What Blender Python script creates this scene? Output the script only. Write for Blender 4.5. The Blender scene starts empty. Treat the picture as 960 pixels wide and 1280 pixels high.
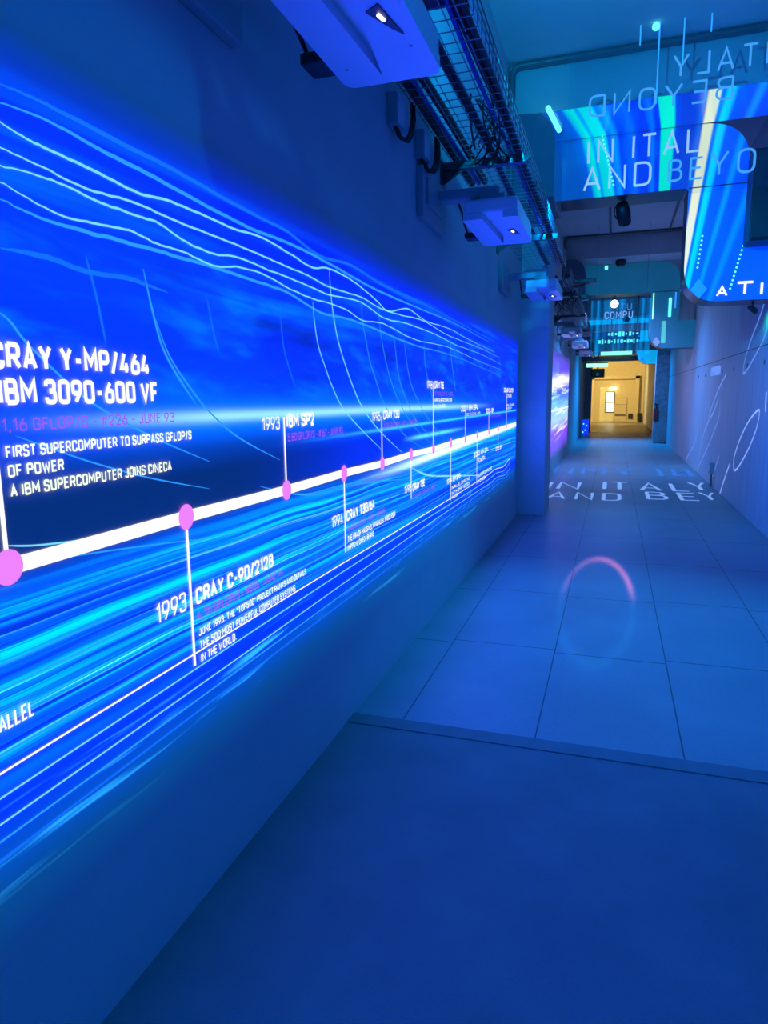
import bpy, bmesh, math, random
from mathutils import Vector, Matrix
random.seed(7)
S = bpy.context.scene
COL = S.collection

# ------------------------------------------------------------------ camera
F = 850.0
CX, CY = 480.0, 640.0
H = 1.6
dY = Vector((767 - CX, 494 - CY, F)).normalized()
_a = 61.0
_b = (F * F + 287 * _a) / 146.0
dn = Vector((_a, _b, F)).normalized()
R = Matrix((dn.cross(dY), dY, -dn))            # rows: world axes seen from the lens
camd = bpy.data.cameras.new('camera')
cam = bpy.data.objects.new('camera', camd)
COL.objects.link(cam)
camd.sensor_fit = 'VERTICAL'
camd.sensor_height = 36.0
camd.lens = F / 1280.0 * 36.0
camd.clip_start = 0.05
camd.clip_end = 200
m = Matrix.Identity(4)
for i in range(3):
    m[i][0] = R[i][0]
    m[i][1] = -R[i][1]
    m[i][2] = -R[i][2]
m[0][3], m[1][3], m[2][3] = 0, 0, H
cam.matrix_world = m
S.camera = cam

# ------------------------------------------------------------------ colour management, world
S.view_settings.view_transform = 'Standard'
S.view_settings.look = 'None'
S.view_settings.exposure = 0.0
S.view_settings.gamma = 1.0
S.view_settings.use_curve_mapping = False
W = bpy.data.worlds.new('world')
S.world = W
W.use_nodes = True
bg = W.node_tree.nodes['Background']
bg.inputs[0].default_value = (0.0, 0.30, 1.0, 1)
bg.inputs[1].default_value = 0.62


def lin(h):
    h = h.lstrip('#')
    o = []
    for i in (0, 2, 4):
        c = int(h[i:i + 2], 16) / 255
        o.append(c / 12.92 if c <= 0.04045 else ((c + 0.055) / 1.055) ** 2.4)
    return tuple(o)


def spot(name, loc, target, energy, color, angle=60, blend=0.8, radius=0.06, parent=None):
    d = bpy.data.lights.new(name, 'SPOT')
    d.energy = energy
    d.color = color
    d.spot_size = math.radians(angle)
    d.spot_blend = blend
    d.shadow_soft_size = radius
    o = bpy.data.objects.new(name, d)
    COL.objects.link(o)
    v = (Vector(target) - Vector(loc)).normalized()
    o.rotation_euler = v.to_track_quat('-Z', 'Y').to_euler()
    o.location = loc
    if parent:
        o.parent = parent
        o.matrix_parent_inverse = Matrix.Translation(parent.location).inverted()
    return o


# ------------------------------------------------------------------ tracing points of the photo onto the real planes
def ray(px, py):
    return R @ Vector((px - CX, py - CY, F))


def on_x(px, py, x):
    r = ray(px, py)
    t = x / r.x
    return Vector((x, r.y * t, H + r.z * t))


def on_z(px, py, z):
    r = ray(px, py)
    t = (z - H) / r.z
    return Vector((r.x * t, r.y * t, z))


def on_y(px, py, y):
    r = ray(px, py)
    t = y / r.y
    return Vector((r.x * t, y, H + r.z * t))


XL, XR, ZC = -1.2, 1.71, 5.08
YE = 31.8


# ------------------------------------------------------------------ materials
class NT:
    """small expression builder on a node tree"""
    def __init__(s, tree):
        s.t = tree

    def n(s, kind, **kw):
        x = s.t.nodes.new(kind)
        for k, v in kw.items():
            setattr(x, k, v)
        return x

    def put(s, sock, v):
        if hasattr(v, 'is_output'):
            s.t.links.new(v, sock)
        else:
            sock.default_value = v

    def m(s, op, a, b=0.0, c=0.0):
        x = s.n('ShaderNodeMath', operation=op)
        s.put(x.inputs[0], a)
        s.put(x.inputs[1], b)
        s.put(x.inputs[2], c)
        return x.outputs[0]

    def sm(s, a, lo, hi):
        x = s.n('ShaderNodeMapRange', interpolation_type='SMOOTHSTEP')
        s.put(x.inputs['Value'], a)
        x.inputs['From Min'].default_value = lo
        x.inputs['From Max'].default_value = hi
        return x.outputs['Result']

    def win(s, a, l0, l1, h0, h1):
        return s.m('MULTIPLY', s.sm(a, l0, l1), s.m('SUBTRACT', 1.0, s.sm(a, h0, h1)))

    def gauss(s, d, sig):
        q = s.m('DIVIDE', d, sig)
        return s.m('POWER', 2.718, s.m('MULTIPLY', s.m('MULTIPLY', q, q), -0.5))

    def vec(s, x, y, z):
        c = s.n('ShaderNodeCombineXYZ')
        s.put(c.inputs[0], x)
        s.put(c.inputs[1], y)
        s.put(c.inputs[2], z)
        return c.outputs[0]

    def noise(s, v, scale=1.0, detail=3.0, rough=0.5, dist=0.0):
        x = s.n('ShaderNodeTexNoise')
        s.t.links.new(v, x.inputs['Vector'])
        x.inputs['Scale'].default_value = scale
        x.inputs['Detail'].default_value = detail
        x.inputs['Roughness'].default_value = rough
        x.inputs['Distortion'].default_value = dist
        return x.outputs['Fac']

    def ramp(s, f, stops, interp='LINEAR'):
        x = s.n('ShaderNodeValToRGB')
        x.color_ramp.interpolation = interp
        e = x.color_ramp.elements
        while len(e) > 1:
            e.remove(e[-1])
        e[0].position = stops[0][0]
        e[0].color = tuple(stops[0][1]) + (1,)
        for p, c in stops[1:]:
            k = e.new(p)
            k.color = tuple(c) + (1,)
        s.put(x.inputs[0], f)
        return x.outputs[0]

    def scale(s, col, f):
        x = s.n('ShaderNodeVectorMath', operation='SCALE')
        s.put(x.inputs[0], col)
        s.put(x.inputs['Scale'], f)
        return x.outputs[0]

    def add(s, a, b):
        x = s.n('ShaderNodeVectorMath', operation='ADD')
        s.put(x.inputs[0], a)
        s.put(x.inputs[1], b)
        return x.outputs[0]

    def pos(s):
        tc = s.n('ShaderNodeTexCoord')
        sp = s.n('ShaderNodeSeparateXYZ')
        s.t.links.new(tc.outputs['Object'], sp.inputs[0])
        return tc.outputs['Object'], sp.outputs[0], sp.outputs[1], sp.outputs[2]


MATS = {}


def mat(name, color=(.5, .5, .5), rough=.5, metal=0.0, vary=0.08, vscale=6.0, bump=0.0, bscale=60.0, emit=None, es=1.0):
    """procedural surface: base colour with slight mottling, optional bump, optional emission"""
    if name in MATS:
        return MATS[name]
    M = bpy.data.materials.new(name)
    M.use_nodes = True
    t = NT(M.node_tree)
    b = M.node_tree.nodes['Principled BSDF']
    b.inputs['Roughness'].default_value = rough
    b.inputs['Metallic'].default_value = metal
    if emit is None:
        p, x, y, z = t.pos()
        f = t.noise(p, vscale, 4)
        lo = tuple(max(0, c * (1 - vary)) for c in color)
        hi = tuple(min(1, c * (1 + vary)) for c in color)
        M.node_tree.links.new(t.ramp(f, [(.3, lo), (.7, hi)]), b.inputs['Base Color'])
        if bump:
            bn = t.n('ShaderNodeBump')
            bn.inputs['Strength'].default_value = bump
            bn.inputs['Distance'].default_value = 0.01
            M.node_tree.links.new(t.noise(p, bscale, 4), bn.inputs['Height'])
            M.node_tree.links.new(bn.outputs[0], b.inputs['Normal'])
    else:
        b.inputs['Base Color'].default_value = tuple(color) + (1,)
        b.inputs['Emission Color'].default_value = tuple(emit) + (1,)
        b.inputs['Emission Strength'].default_value = es
        M.cycles.emission_sampling = 'NONE'
    MATS[name] = M
    return M


PLASTER = mat('painted_plaster', (.52, .53, .55), .75, vary=.05, vscale=2.0, bump=.15, bscale=90)
PILLAR = mat('pillar_plaster', (.60, .61, .62), .7, vary=.04, bump=.1)
CEIL = mat('ceiling_plaster', (.55, .56, .57), .85, vary=.06, vscale=1.2, bump=.1)
CONC = mat('concrete_beam', (.5, .52, .53), .8, vary=.08, vscale=2.5, bump=.2)
WHITEP = mat('white_plastic', (.78, .79, .8), .35, vary=.02)
GREYP = mat('grey_plastic', (.4, .41, .43), .5, vary=.04)
BLACKP = mat('black_plastic', (.015, .016, .018), .4, vary=.1)
RUBBER = mat('black_cable', (.012, .012, .014), .5, vary=.2)
BLUECAB = mat('blue_cable', (.02, .04, .45), .4, vary=.1)
ZINC = mat('zinc_wire', (.35, .36, .38), .3, metal=.8, vary=.1)
STEEL = mat('dark_steel', (.12, .125, .13), .35, metal=.6, vary=.1)
PIPE = mat('grey_conduit', (.16, .165, .17), .4, vary=.1)
GLOSS = mat('glossy_panel', (.12, .16, .22), .15, vary=.05)
RIM = mat('panel_rim', (.05, .055, .07), .3, vary=.05)
HALLW = mat('hall_plaster', (.62, .5, .27), .7, vary=.06)
HALLF = mat('hall_floor', (.2, .17, .12), .35, vary=.1)
WOOD = mat('door_paint', (.6, .47, .26), .5, vary=.05)
WHITE_L = mat('projected_white', (.3, .3, .3), .7, emit=lin('ffffff'), es=1.05)
CREAM_L = mat('projected_cream', (.3, .3, .3), .7, emit=lin('f4ffd8'), es=1.1)
PINK_L = mat('projected_pink', (.3, .3, .3), .7, emit=lin('f07cf4'), es=1.0)
MAG_L = mat('projected_magenta', (.3, .3, .3), .7, emit=lin('9a4cff'), es=1.0)
TR_BR = mat('trail_bright', (.3, .3, .3), .7, emit=lin('78dcff'), es=1.0)
TR_MID = mat('trail_mid', (.3, .3, .3), .7, emit=lin('2a96ff'), es=1.0)
TR_DIM = mat('trail_dim', (.3, .3, .3), .7, emit=lin('0f66ff'), es=1.0)
LETTER = mat('light_letter', (.2, .2, .2), .5, emit=lin('8cb4ff'), es=1.0)
LETTER2 = mat('light_letter_faint', (.2, .2, .2), .5, emit=lin('3d8fe0'), es=1.0)
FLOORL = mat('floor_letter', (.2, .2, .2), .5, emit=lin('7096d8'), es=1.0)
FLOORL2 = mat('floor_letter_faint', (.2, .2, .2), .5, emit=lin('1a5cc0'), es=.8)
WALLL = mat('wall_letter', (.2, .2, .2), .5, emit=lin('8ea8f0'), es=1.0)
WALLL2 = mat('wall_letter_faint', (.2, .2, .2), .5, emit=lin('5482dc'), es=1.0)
LEDC = mat('led_cyan', (.2, .2, .2), .5, emit=lin('66f0ff'), es=1.4)
LEDW = mat('led_white', (.2, .2, .2), .5, emit=lin('ffffff'), es=4.0)
LEDG = mat('led_green', (.2, .2, .2), .5, emit=lin('9cffc8'), es=1.6)
WARML = mat('warm_lamp', (.2, .2, .2), .5, emit=lin('fff0b0'), es=5.0)
WINL = mat('lit_window', (.2, .2, .2), .5, emit=lin('fff8d8'), es=1.5)


def fmat(name, build):
    M = bpy.data.materials.new(name)
    M.use_nodes = True
    build(NT(M.node_tree), M.node_tree.nodes['Principled BSDF'], M)
    return M


def mk_floor(t, b, M):
    p, x, y, z = t.pos()
    n = t.noise(p, 1.6, 5)
    fine = t.noise(p, 45, 3)
    base = t.ramp(t.m('ADD', t.m('MULTIPLY', n, .7), t.m('MULTIPLY', fine, .3)), [(.3, (.24, .25, .26)), (.7, (.32, .33, .34))])
    sx = t.m('ABSOLUTE', t.m('SUBTRACT', t.m('FRACT', t.m('ADD', t.m('DIVIDE', t.m('ADD', x, .94), .653), .5)), .5))
    row = t.m('FLOOR', t.m('DIVIDE', t.m('ADD', x, .94), .653))
    off = t.m('MULTIPLY', t.m('MODULO', t.m('ADD', row, 10.0), 2.0), .04)
    sy = t.m('ABSOLUTE', t.m('SUBTRACT', t.m('FRACT', t.m('ADD', t.m('ADD', t.m('DIVIDE', t.m('SUBTRACT', y, 4.27), 1.28), off), .5)), .5))
    ln = t.m('MAXIMUM', t.m('LESS_THAN', sx, .0055), t.m('LESS_THAN', sy, .004))
    mix = t.n('ShaderNodeMix', data_type='RGBA')
    t.put(mix.inputs['Factor'], ln)
    t.put(mix.inputs['A'], base)
    mix.inputs['B'].default_value = (.07, .075, .08, 1)
    t.t.links.new(mix.outputs['Result'], b.inputs['Base Color'])
    b.inputs['Roughness'].default_value = .42
    bn = t.n('ShaderNodeBump')
    bn.inputs['Strength'].default_value = .12
    bn.inputs['Distance'].default_value = .004
    t.put(bn.inputs['Height'], fine)
    t.t.links.new(bn.outputs[0], b.inputs['Normal'])


TILE = fmat('floor_tile', mk_floor)


def mk_carpet(t, b, M):
    p, x, y, z = t.pos()
    n = t.noise(p, 3.0, 5, .6)
    f = t.noise(p, 160, 2)
    t.t.links.new(t.ramp(t.m('ADD', t.m('MULTIPLY', n, .6), t.m('MULTIPLY', f, .4)), [(.3, (.15, .155, .16)), (.7, (.22, .225, .23))]), b.inputs['Base Color'])
    b.inputs['Roughness'].default_value = .9
    bn = t.n('ShaderNodeBump')
    bn.inputs['Strength'].default_value = .3
    bn.inputs['Distance'].default_value = .004
    t.put(bn.inputs['Height'], f)
    t.t.links.new(bn.outputs[0], b.inputs['Normal'])


CARPET = fmat('worn_carpet', mk_carpet)


def mk_rwall(t, b, M):
    p, x, y, z = t.pos()
    n = t.noise(t.vec(0.0, t.m('MULTIPLY', y, 9.0), t.m('MULTIPLY', z, .5)), 1.0, 5, .6)
    t.t.links.new(t.ramp(n, [(.3, (.46, .47, .5)), (.7, (.62, .62, .64))]), b.inputs['Base Color'])
    b.inputs['Roughness'].default_value = .5
    bn = t.n('ShaderNodeBump')
    bn.inputs['Strength'].default_value = .15
    bn.inputs['Distance'].default_value = .01
    t.put(bn.inputs['Height'], n)
    t.t.links.new(bn.outputs[0], b.inputs['Normal'])


RWALL = fmat('brushed_wall_board', mk_rwall)


def mk_backdrop(t, b, M):
    """the big projected picture: blue light streaks around a pale beam"""
    p, x, y, z = t.pos()
    wob = t.m('MULTIPLY', t.m('SUBTRACT', t.noise(t.vec(0.0, t.m('MULTIPLY', y, .8), t.m('MULTIPLY', z, 1.5)), 1.0, 2), .5), .05)
    zz = t.m('ADD', z, wob)
    h = t.m('DIVIDE', t.m('SUBTRACT', t.m('ADD', z, t.m('MULTIPLY', wob, .5)), .4), 2.1)
    P = lambda v: (v - .4) / 2.1
    base = t.ramp(h, [
        (P(.44), (0, 0, 0)), (P(.54), (0, .025, .08)), (P(.64), (0, .05, .36)), (P(.74), (0, .012, .72)), (P(.84), (0, .04, .85)),
        (P(.95), (0, .09, .95)), (P(1.10), (0, .10, .95)), (P(1.20), (0, .05, .6)), (P(1.26), (0, .004, .06)),
        (P(1.38), (0, .002, .04)), (P(1.45), (0, .02, .25)), (P(1.56), (0, .07, .95)), (P(1.75), (0, .025, .84)), (P(1.95), (0, .03, .9)),
        (P(2.12), (0, .015, 1.0)), (P(2.21), (0, .01, .75)), (P(2.29), (0, .006, .25)), (P(2.36), (0, 0, 0))])
    col = base
    # deeper blue towards the far end in the dark band
    far = t.m('MULTIPLY', t.sm(y, 1.9, 3.8), t.win(z, 1.25, 1.29, 1.42, 1.52))
    col = t.add(col, t.scale((0, .006, .72), far))
    # streaks under the timeline, fanning gently
    zs = t.m('ADD', zz, t.m('MULTIPLY', t.m('SUBTRACT', y, 3.0), .012))
    low = t.win(z, .76, .90, 1.13, 1.24)
    s1 = t.sm(t.noise(t.vec(3.1, t.m('MULTIPLY', y, .30), t.m('MULTIPLY', zs, 34.0)), 1.0, 5, .68), .46, .66)
    col = t.add(col, t.scale((.0, .50, .5), t.m('MULTIPLY', s1, low)))
    s2 = t.sm(t.noise(t.vec(7.7, t.m('MULTIPLY', y, .22), t.m('MULTIPLY', zs, 95.0)), 1.0, 3, .6), .58, .72)
    col = t.add(col, t.scale((.16, .9, .6), t.m('MULTIPLY', s2, t.win(z, .80, .92, 1.10, 1.20))))
    s3 = t.sm(t.noise(t.vec(1.7, t.m('MULTIPLY', y, .25), t.m('MULTIPLY', zs, 52.0)), 1.0, 4, .65), .48, .62)
    dk = t.m('SUBTRACT', 1.0, t.m('MULTIPLY', t.m('MULTIPLY', s3, low), .85))
    col = t.scale(col, dk)
    col = t.add(col, t.scale((0, .0, .42), t.m('MULTIPLY', low, .8)))
    # blurred cyan glints low down
    s4 = t.sm(t.noise(t.vec(5.5, t.m('MULTIPLY', y, .9), t.m('MULTIPLY', zz, 26.0)), 1.0, 3, .6), .55, .72)
    col = t.add(col, t.scale((.02, .36, .75), t.m('MULTIPLY', s4, t.win(z, .50, .62, .70, .80))))
    # mottled mid blues
    s5 = t.sm(t.noise(t.vec(2.2, t.m('ADD', t.m('MULTIPLY', y, 2.2), t.m('MULTIPLY', z, 3.0)), t.m('MULTIPLY', zz, 9.0)), 1.0, 4, .6), .46, .80)
    col = t.add(col, t.scale((0, .20, .3), t.m('MULTIPLY', s5, t.win(z, 1.52, 1.66, 1.98, 2.12))))
    s6 = t.sm(t.noise(t.vec(9.2, t.m('MULTIPLY', y, .5), t.m('MULTIPLY', zz, 18.0)), 1.0, 3, .6), .45, .75)
    col = t.add(col, t.scale((0, .14, .2), t.m('MULTIPLY', s6, t.win(z, 1.80, 1.95, 2.18, 2.30))))
    dkm = t.sm(t.noise(t.vec(4.4, t.m('MULTIPLY', y, .9), t.m('MULTIPLY', zz, 7.0)), 1.0, 3, .6), .5, .72)
    col = t.scale(col, t.m('SUBTRACT', 1.0, t.m('MULTIPLY', t.m('MULTIPLY', dkm, .6), t.win(z, 1.56, 1.66, 2.0, 2.2))))

    # pale horizontal beams
    def beam(z0, k, sig, y0, y1, y2, y3, c, c2):
        zc = t.m('ADD', z0, t.m('MULTIPLY', y, k))
        d = t.m('SUBTRACT', z, zc)
        w = t.win(y, y0, y1, y2, y3)
        a = t.scale(c, t.m('MULTIPLY', t.gauss(d, sig), w))
        e = t.scale(c2, t.m('MULTIPLY', t.gauss(d, sig * 3.2), w))
        return t.add(a, e)
    col = t.add(col, beam(1.562, -.007, .013, 1.0, 2.0, 4.6, 7.5, (.25, .85, .8), (0, .22, .5)))
    col = t.add(col, beam(1.432, -.001, .006, 2.2, 4.2, 9.5, 10, (.04, .5, .8), (0, .06, .3)))
    col = t.add(col, beam(1.372, -.006, .009, 3.9, 4.4, 4.9, 6.0, (.10, .6, .8), (0, .05, .3)))
    col = t.add(col, beam(1.150, .0095, .016, 3.0, 5.0, 9.5, 10, (.9, 1, .9), (0, .25, .4)))
    sp = t.n('ShaderNodeSeparateColor')
    t.put(sp.inputs[0], col)
    up = t.sm(z, 1.30, 1.60)
    gr = t.m('MULTIPLY', sp.outputs[1], t.m('SUBTRACT', 1.0, t.m('MULTIPLY', up, .50)))
    bl = t.m('ADD', sp.outputs[2], t.m('MULTIPLY', t.m('MAXIMUM', t.m('SUBTRACT', sp.outputs[2], .66), 0.0), 5.5))
    col = t.vec(sp.outputs[0], gr, bl)
    # soft end fades along the corridor
    col = t.scale(col, t.m('SUBTRACT', 1.0, t.sm(y, 9.0, 9.12)))
    t.t.links.new(col, b.inputs['Emission Color'])
    b.inputs['Emission Strength'].default_value = 1.35
    fr = t.m('MULTIPLY', t.win(z, .42, .66, 2.18, 2.42), t.win(y, -1.0, -.8, 9.0, 9.15))
    t.t.links.new(t.ramp(fr, [(0, (.52, .53, .55)), (1, (.24, .245, .26))]), b.inputs['Base Color'])
    b.inputs['Roughness'].default_value = .75
    M.cycles.emission_sampling = 'FRONT'


BACKDROP = fmat('projected_light_streaks', mk_backdrop)


def mk_backdrop2(t, b, M):
    p, x, y, z = t.pos()
    h = t.m('DIVIDE', t.m('SUBTRACT', z, .2), 2.4)
    base = t.ramp(h, [(.02, (0, 0, 0)), (.10, (.12, .01, .5)), (.25, (.22, .02, .9)), (.36, (.38, .55, 1.0)), (.50, (.15, .45, 1.0)),
                      (.62, (.01, .06, .7)), (.74, (.02, .03, .7)), (.86, (.10, .02, .7)), (.95, (.06, .02, .4)), (1.0, (0, 0, 0))])
    s1 = t.sm(t.noise(t.vec(1.3, t.m('MULTIPLY', y, .25), t.m('MULTIPLY', t.m('ADD', z, t.m('MULTIPLY', y, -.03)), 9.0)), 1.0, 4, .6), .5, .7)
    col = t.add(base, t.scale((.6, .7, 1.0), t.m('MULTIPLY', s1, t.win(z, .55, .75, 2.0, 2.2))))
    d = t.m('SUBTRACT', z, t.m('ADD', 1.35, t.m('MULTIPLY', y, .035)))
    col = t.add(col, t.scale((.9, .75, 1.5), t.gauss(d, .09)))
    col = t.scale(col, t.win(y, 13.2, 13.4, 19.8, 20.0))
    t.t.links.new(col, b.inputs['Emission Color'])
    b.inputs['Emission Strength'].default_value = 1.2
    b.inputs['Base Color'].default_value = (.52, .53, .55, 1)
    M.cycles.emission_sampling = 'FRONT'


BACKDROP2 = fmat('projected_violet_streaks', mk_backdrop2)


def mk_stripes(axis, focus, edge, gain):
    """projected fan of coloured light bands put into the emission; axis tells which coordinate runs away from the bright edge"""
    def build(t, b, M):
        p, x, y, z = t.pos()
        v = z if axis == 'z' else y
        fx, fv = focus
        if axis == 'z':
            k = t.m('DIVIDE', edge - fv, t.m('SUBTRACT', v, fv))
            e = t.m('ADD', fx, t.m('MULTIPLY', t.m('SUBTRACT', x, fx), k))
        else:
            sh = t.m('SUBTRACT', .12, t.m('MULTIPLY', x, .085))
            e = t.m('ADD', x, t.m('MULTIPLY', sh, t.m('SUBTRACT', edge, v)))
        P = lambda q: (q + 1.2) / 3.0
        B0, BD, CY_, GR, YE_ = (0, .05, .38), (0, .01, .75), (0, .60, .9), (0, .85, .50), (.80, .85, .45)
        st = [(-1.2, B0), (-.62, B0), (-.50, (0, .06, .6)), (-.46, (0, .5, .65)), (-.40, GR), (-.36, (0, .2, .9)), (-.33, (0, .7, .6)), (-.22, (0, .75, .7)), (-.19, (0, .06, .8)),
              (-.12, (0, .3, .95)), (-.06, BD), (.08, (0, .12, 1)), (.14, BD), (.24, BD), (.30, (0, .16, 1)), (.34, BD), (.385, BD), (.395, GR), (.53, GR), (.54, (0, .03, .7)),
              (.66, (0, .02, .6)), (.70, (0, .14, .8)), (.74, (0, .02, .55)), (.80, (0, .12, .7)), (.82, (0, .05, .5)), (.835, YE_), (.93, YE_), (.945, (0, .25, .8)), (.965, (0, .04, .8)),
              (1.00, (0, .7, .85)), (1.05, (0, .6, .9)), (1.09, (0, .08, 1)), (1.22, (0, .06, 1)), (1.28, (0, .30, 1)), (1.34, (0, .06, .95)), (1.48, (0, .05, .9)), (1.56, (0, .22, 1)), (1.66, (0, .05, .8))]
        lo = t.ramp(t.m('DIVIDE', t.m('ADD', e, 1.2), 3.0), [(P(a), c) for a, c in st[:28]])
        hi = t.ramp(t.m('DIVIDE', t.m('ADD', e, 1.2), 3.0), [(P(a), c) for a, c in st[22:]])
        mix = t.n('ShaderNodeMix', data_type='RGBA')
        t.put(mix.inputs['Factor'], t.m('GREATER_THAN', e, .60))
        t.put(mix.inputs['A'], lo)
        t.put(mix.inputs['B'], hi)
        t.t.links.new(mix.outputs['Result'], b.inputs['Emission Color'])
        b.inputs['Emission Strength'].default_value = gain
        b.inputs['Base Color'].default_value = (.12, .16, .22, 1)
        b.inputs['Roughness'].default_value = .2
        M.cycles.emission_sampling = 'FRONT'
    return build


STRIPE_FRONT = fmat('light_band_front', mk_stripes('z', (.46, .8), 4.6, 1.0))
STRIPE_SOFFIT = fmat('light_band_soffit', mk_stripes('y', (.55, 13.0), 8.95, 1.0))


def mk_pane(tint, glow, rough=.05):
    def build(t, b, M):
        p, x, y, z = t.pos()
        tr = t.n('ShaderNodeBsdfTransparent')
        tr.inputs[0].default_value = tint + (1,)
        gl = t.n('ShaderNodeBsdfGlossy')
        gl.inputs['Roughness'].default_value = rough
        mx = t.n('ShaderNodeMixShader')
        mx.inputs[0].default_value = .05
        t.t.links.new(tr.outputs[0], mx.inputs[1])
        t.t.links.new(gl.outputs[0], mx.inputs[2])
        out = mx.outputs[0]
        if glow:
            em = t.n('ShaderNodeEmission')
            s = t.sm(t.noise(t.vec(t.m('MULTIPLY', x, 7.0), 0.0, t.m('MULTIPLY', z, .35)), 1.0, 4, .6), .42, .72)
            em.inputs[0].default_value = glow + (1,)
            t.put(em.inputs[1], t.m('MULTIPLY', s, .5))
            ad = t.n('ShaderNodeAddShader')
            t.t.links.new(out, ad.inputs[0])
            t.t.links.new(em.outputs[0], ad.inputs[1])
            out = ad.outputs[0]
        t.t.links.new(out, M.node_tree.nodes['Material Output'].inputs['Surface'])
        M.cycles.emission_sampling = 'NONE'
    return build


PANE = fmat('clear_acrylic', mk_pane((.93, .97, 1.0), None))
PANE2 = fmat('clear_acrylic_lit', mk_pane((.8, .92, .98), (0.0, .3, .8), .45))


# ------------------------------------------------------------------ mesh helpers
class MB:
    def __init__(s):
        s.bm = bmesh.new()

    def box(s, a, b, bev=0.0):
        bm = s.bm
        c = [(x, y, z) for x in (a[0], b[0]) for y in (a[1], b[1]) for z in (a[2], b[2])]
        v = [bm.verts.new(p) for p in c]
        fs = [bm.faces.new([v[i] for i in q]) for q in ((0, 1, 3, 2), (4, 6, 7, 5), (0, 4, 5, 1), (2, 3, 7, 6), (0, 2, 6, 4), (1, 5, 7, 3))]
        if bev:
            es = list({e for f in fs for e in f.edges})
            bmesh.ops.bevel(bm, geom=es, offset=bev, segments=3, affect='EDGES', profile=.5)
        return s

    def tube(s, pts, r, n=8, caps=True):
        bm = s.bm
        pts = [Vector(p) for p in pts]
        rings = []
        up = None
        for i, p in enumerate(pts):
            d = (pts[min(i + 1, len(pts) - 1)] - pts[max(i - 1, 0)]).normalized()
            if up is None:
                up = Vector((0, 0, 1)) if abs(d.z) < .9 else Vector((1, 0, 0))
            u = (up - d * up.dot(d)).normalized()
            w = d.cross(u)
            up = u
            rr = r[i] if isinstance(r, (list, tuple)) else r
            rings.append([bm.verts.new(p + (u * math.cos(k * 2 * math.pi / n) + w * math.sin(k * 2 * math.pi / n)) * rr) for k in range(n)])
        for A, B in zip(rings, rings[1:]):
            for k in range(n):
                bm.faces.new((A[k], A[(k + 1) % n], B[(k + 1) % n], B[k]))
        if caps:
            bm.faces.new(rings[0][::-1])
            bm.faces.new(rings[-1])
        return s

    def prism(s, poly, v, mapf):
        """polygon (2-D) extruded by vector v; mapf lifts a 2-D point to 3-D"""
        bm = s.bm
        a = [bm.verts.new(mapf(*q)) for q in poly]
        b = [bm.verts.new(Vector(mapf(*q)) + Vector(v)) for q in poly]
        bm.faces.new(a)
        bm.faces.new(b[::-1])
        n = len(poly)
        for i in range(n):
            bm.faces.new((a[i], b[i], b[(i + 1) % n], a[(i + 1) % n]))
        return s

    def stroke(s, pts, w, nrm, closed=False):
        """flat ribbon of width w along 3-D points lying in a plane of normal nrm"""
        bm = s.bm
        pts = [Vector(p) for p in pts]
        n = len(pts)
        nrm = Vector(nrm)
        L, Rr = [], []
        for i, p in enumerate(pts):
            a = pts[(i - 1) % n] if (closed or i > 0) else p
            b = pts[(i + 1) % n] if (closed or i < n - 1) else p
            d1 = (p - a).normalized() if (p - a).length > 1e-9 else (b - p).normalized()
            d2 = (b - p).normalized() if (b - p).length > 1e-9 else d1
            n1, n2 = nrm.cross(d1), nrm.cross(d2)
            mm = n1 + n2
            mm = mm.normalized() if mm.length > 1e-6 else n1
            k = 1.0 / max(.45, mm.dot(n1))
            ww = w[i] if isinstance(w, (list, tuple)) else w
            L.append(bm.verts.new(p + mm * ww * .5 * k))
            Rr.append(bm.verts.new(p - mm * ww * .5 * k))
        for i in range(n if closed else n - 1):
            j = (i + 1) % n
            bm.faces.new((L[i], Rr[i], Rr[j], L[j]))
        return s

    def disc(s, c, r, u, v, n=28):
        c, u, v = Vector(c), Vector(u), Vector(v)
        s.bm.faces.new([s.bm.verts.new(c + u * r * math.cos(2 * math.pi * k / n) + v * r * math.sin(2 * math.pi * k / n)) for k in range(n)])
        return s

    def build(s, name, M, parent=None, smooth=False):
        me = bpy.data.meshes.new(name)
        bmesh.ops.recalc_face_normals(s.bm, faces=s.bm.faces)
        s.bm.to_mesh(me)
        s.bm.free()
        if isinstance(M, (list, tuple)):
            for q in M:
                me.materials.append(q)
        else:
            me.materials.append(M)
        if smooth:
            for f in me.polygons:
                f.use_smooth = True
        o = bpy.data.objects.new(name, me)
        COL.objects.link(o)
        if parent:
            o.parent = parent
            o.matrix_parent_inverse = Matrix.Translation(parent.location).inverted()
        return o


def tag(o, label, cat, group=None, kind=None):
    o['label'] = label
    o['category'] = cat
    if group:
        o['group'] = group
    if kind:
        o['kind'] = kind
    return o


def thing(name, label, cat, loc=(0, 0, 0), group=None):
    o = bpy.data.objects.new(name, None)
    o.empty_display_size = .1
    COL.objects.link(o)
    o.location = loc
    return tag(o, label, cat, group)


def struct(name, mb, M, label, cat):
    o = mb.build(name, M)
    return tag(o, label, cat, kind='structure')


def copy_tree(o, parent=None):
    c = o.copy()
    COL.objects.link(c)
    if parent:
        c.parent = parent
    for ch in list(o.children):
        copy_tree(ch, c)
    return c


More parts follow.
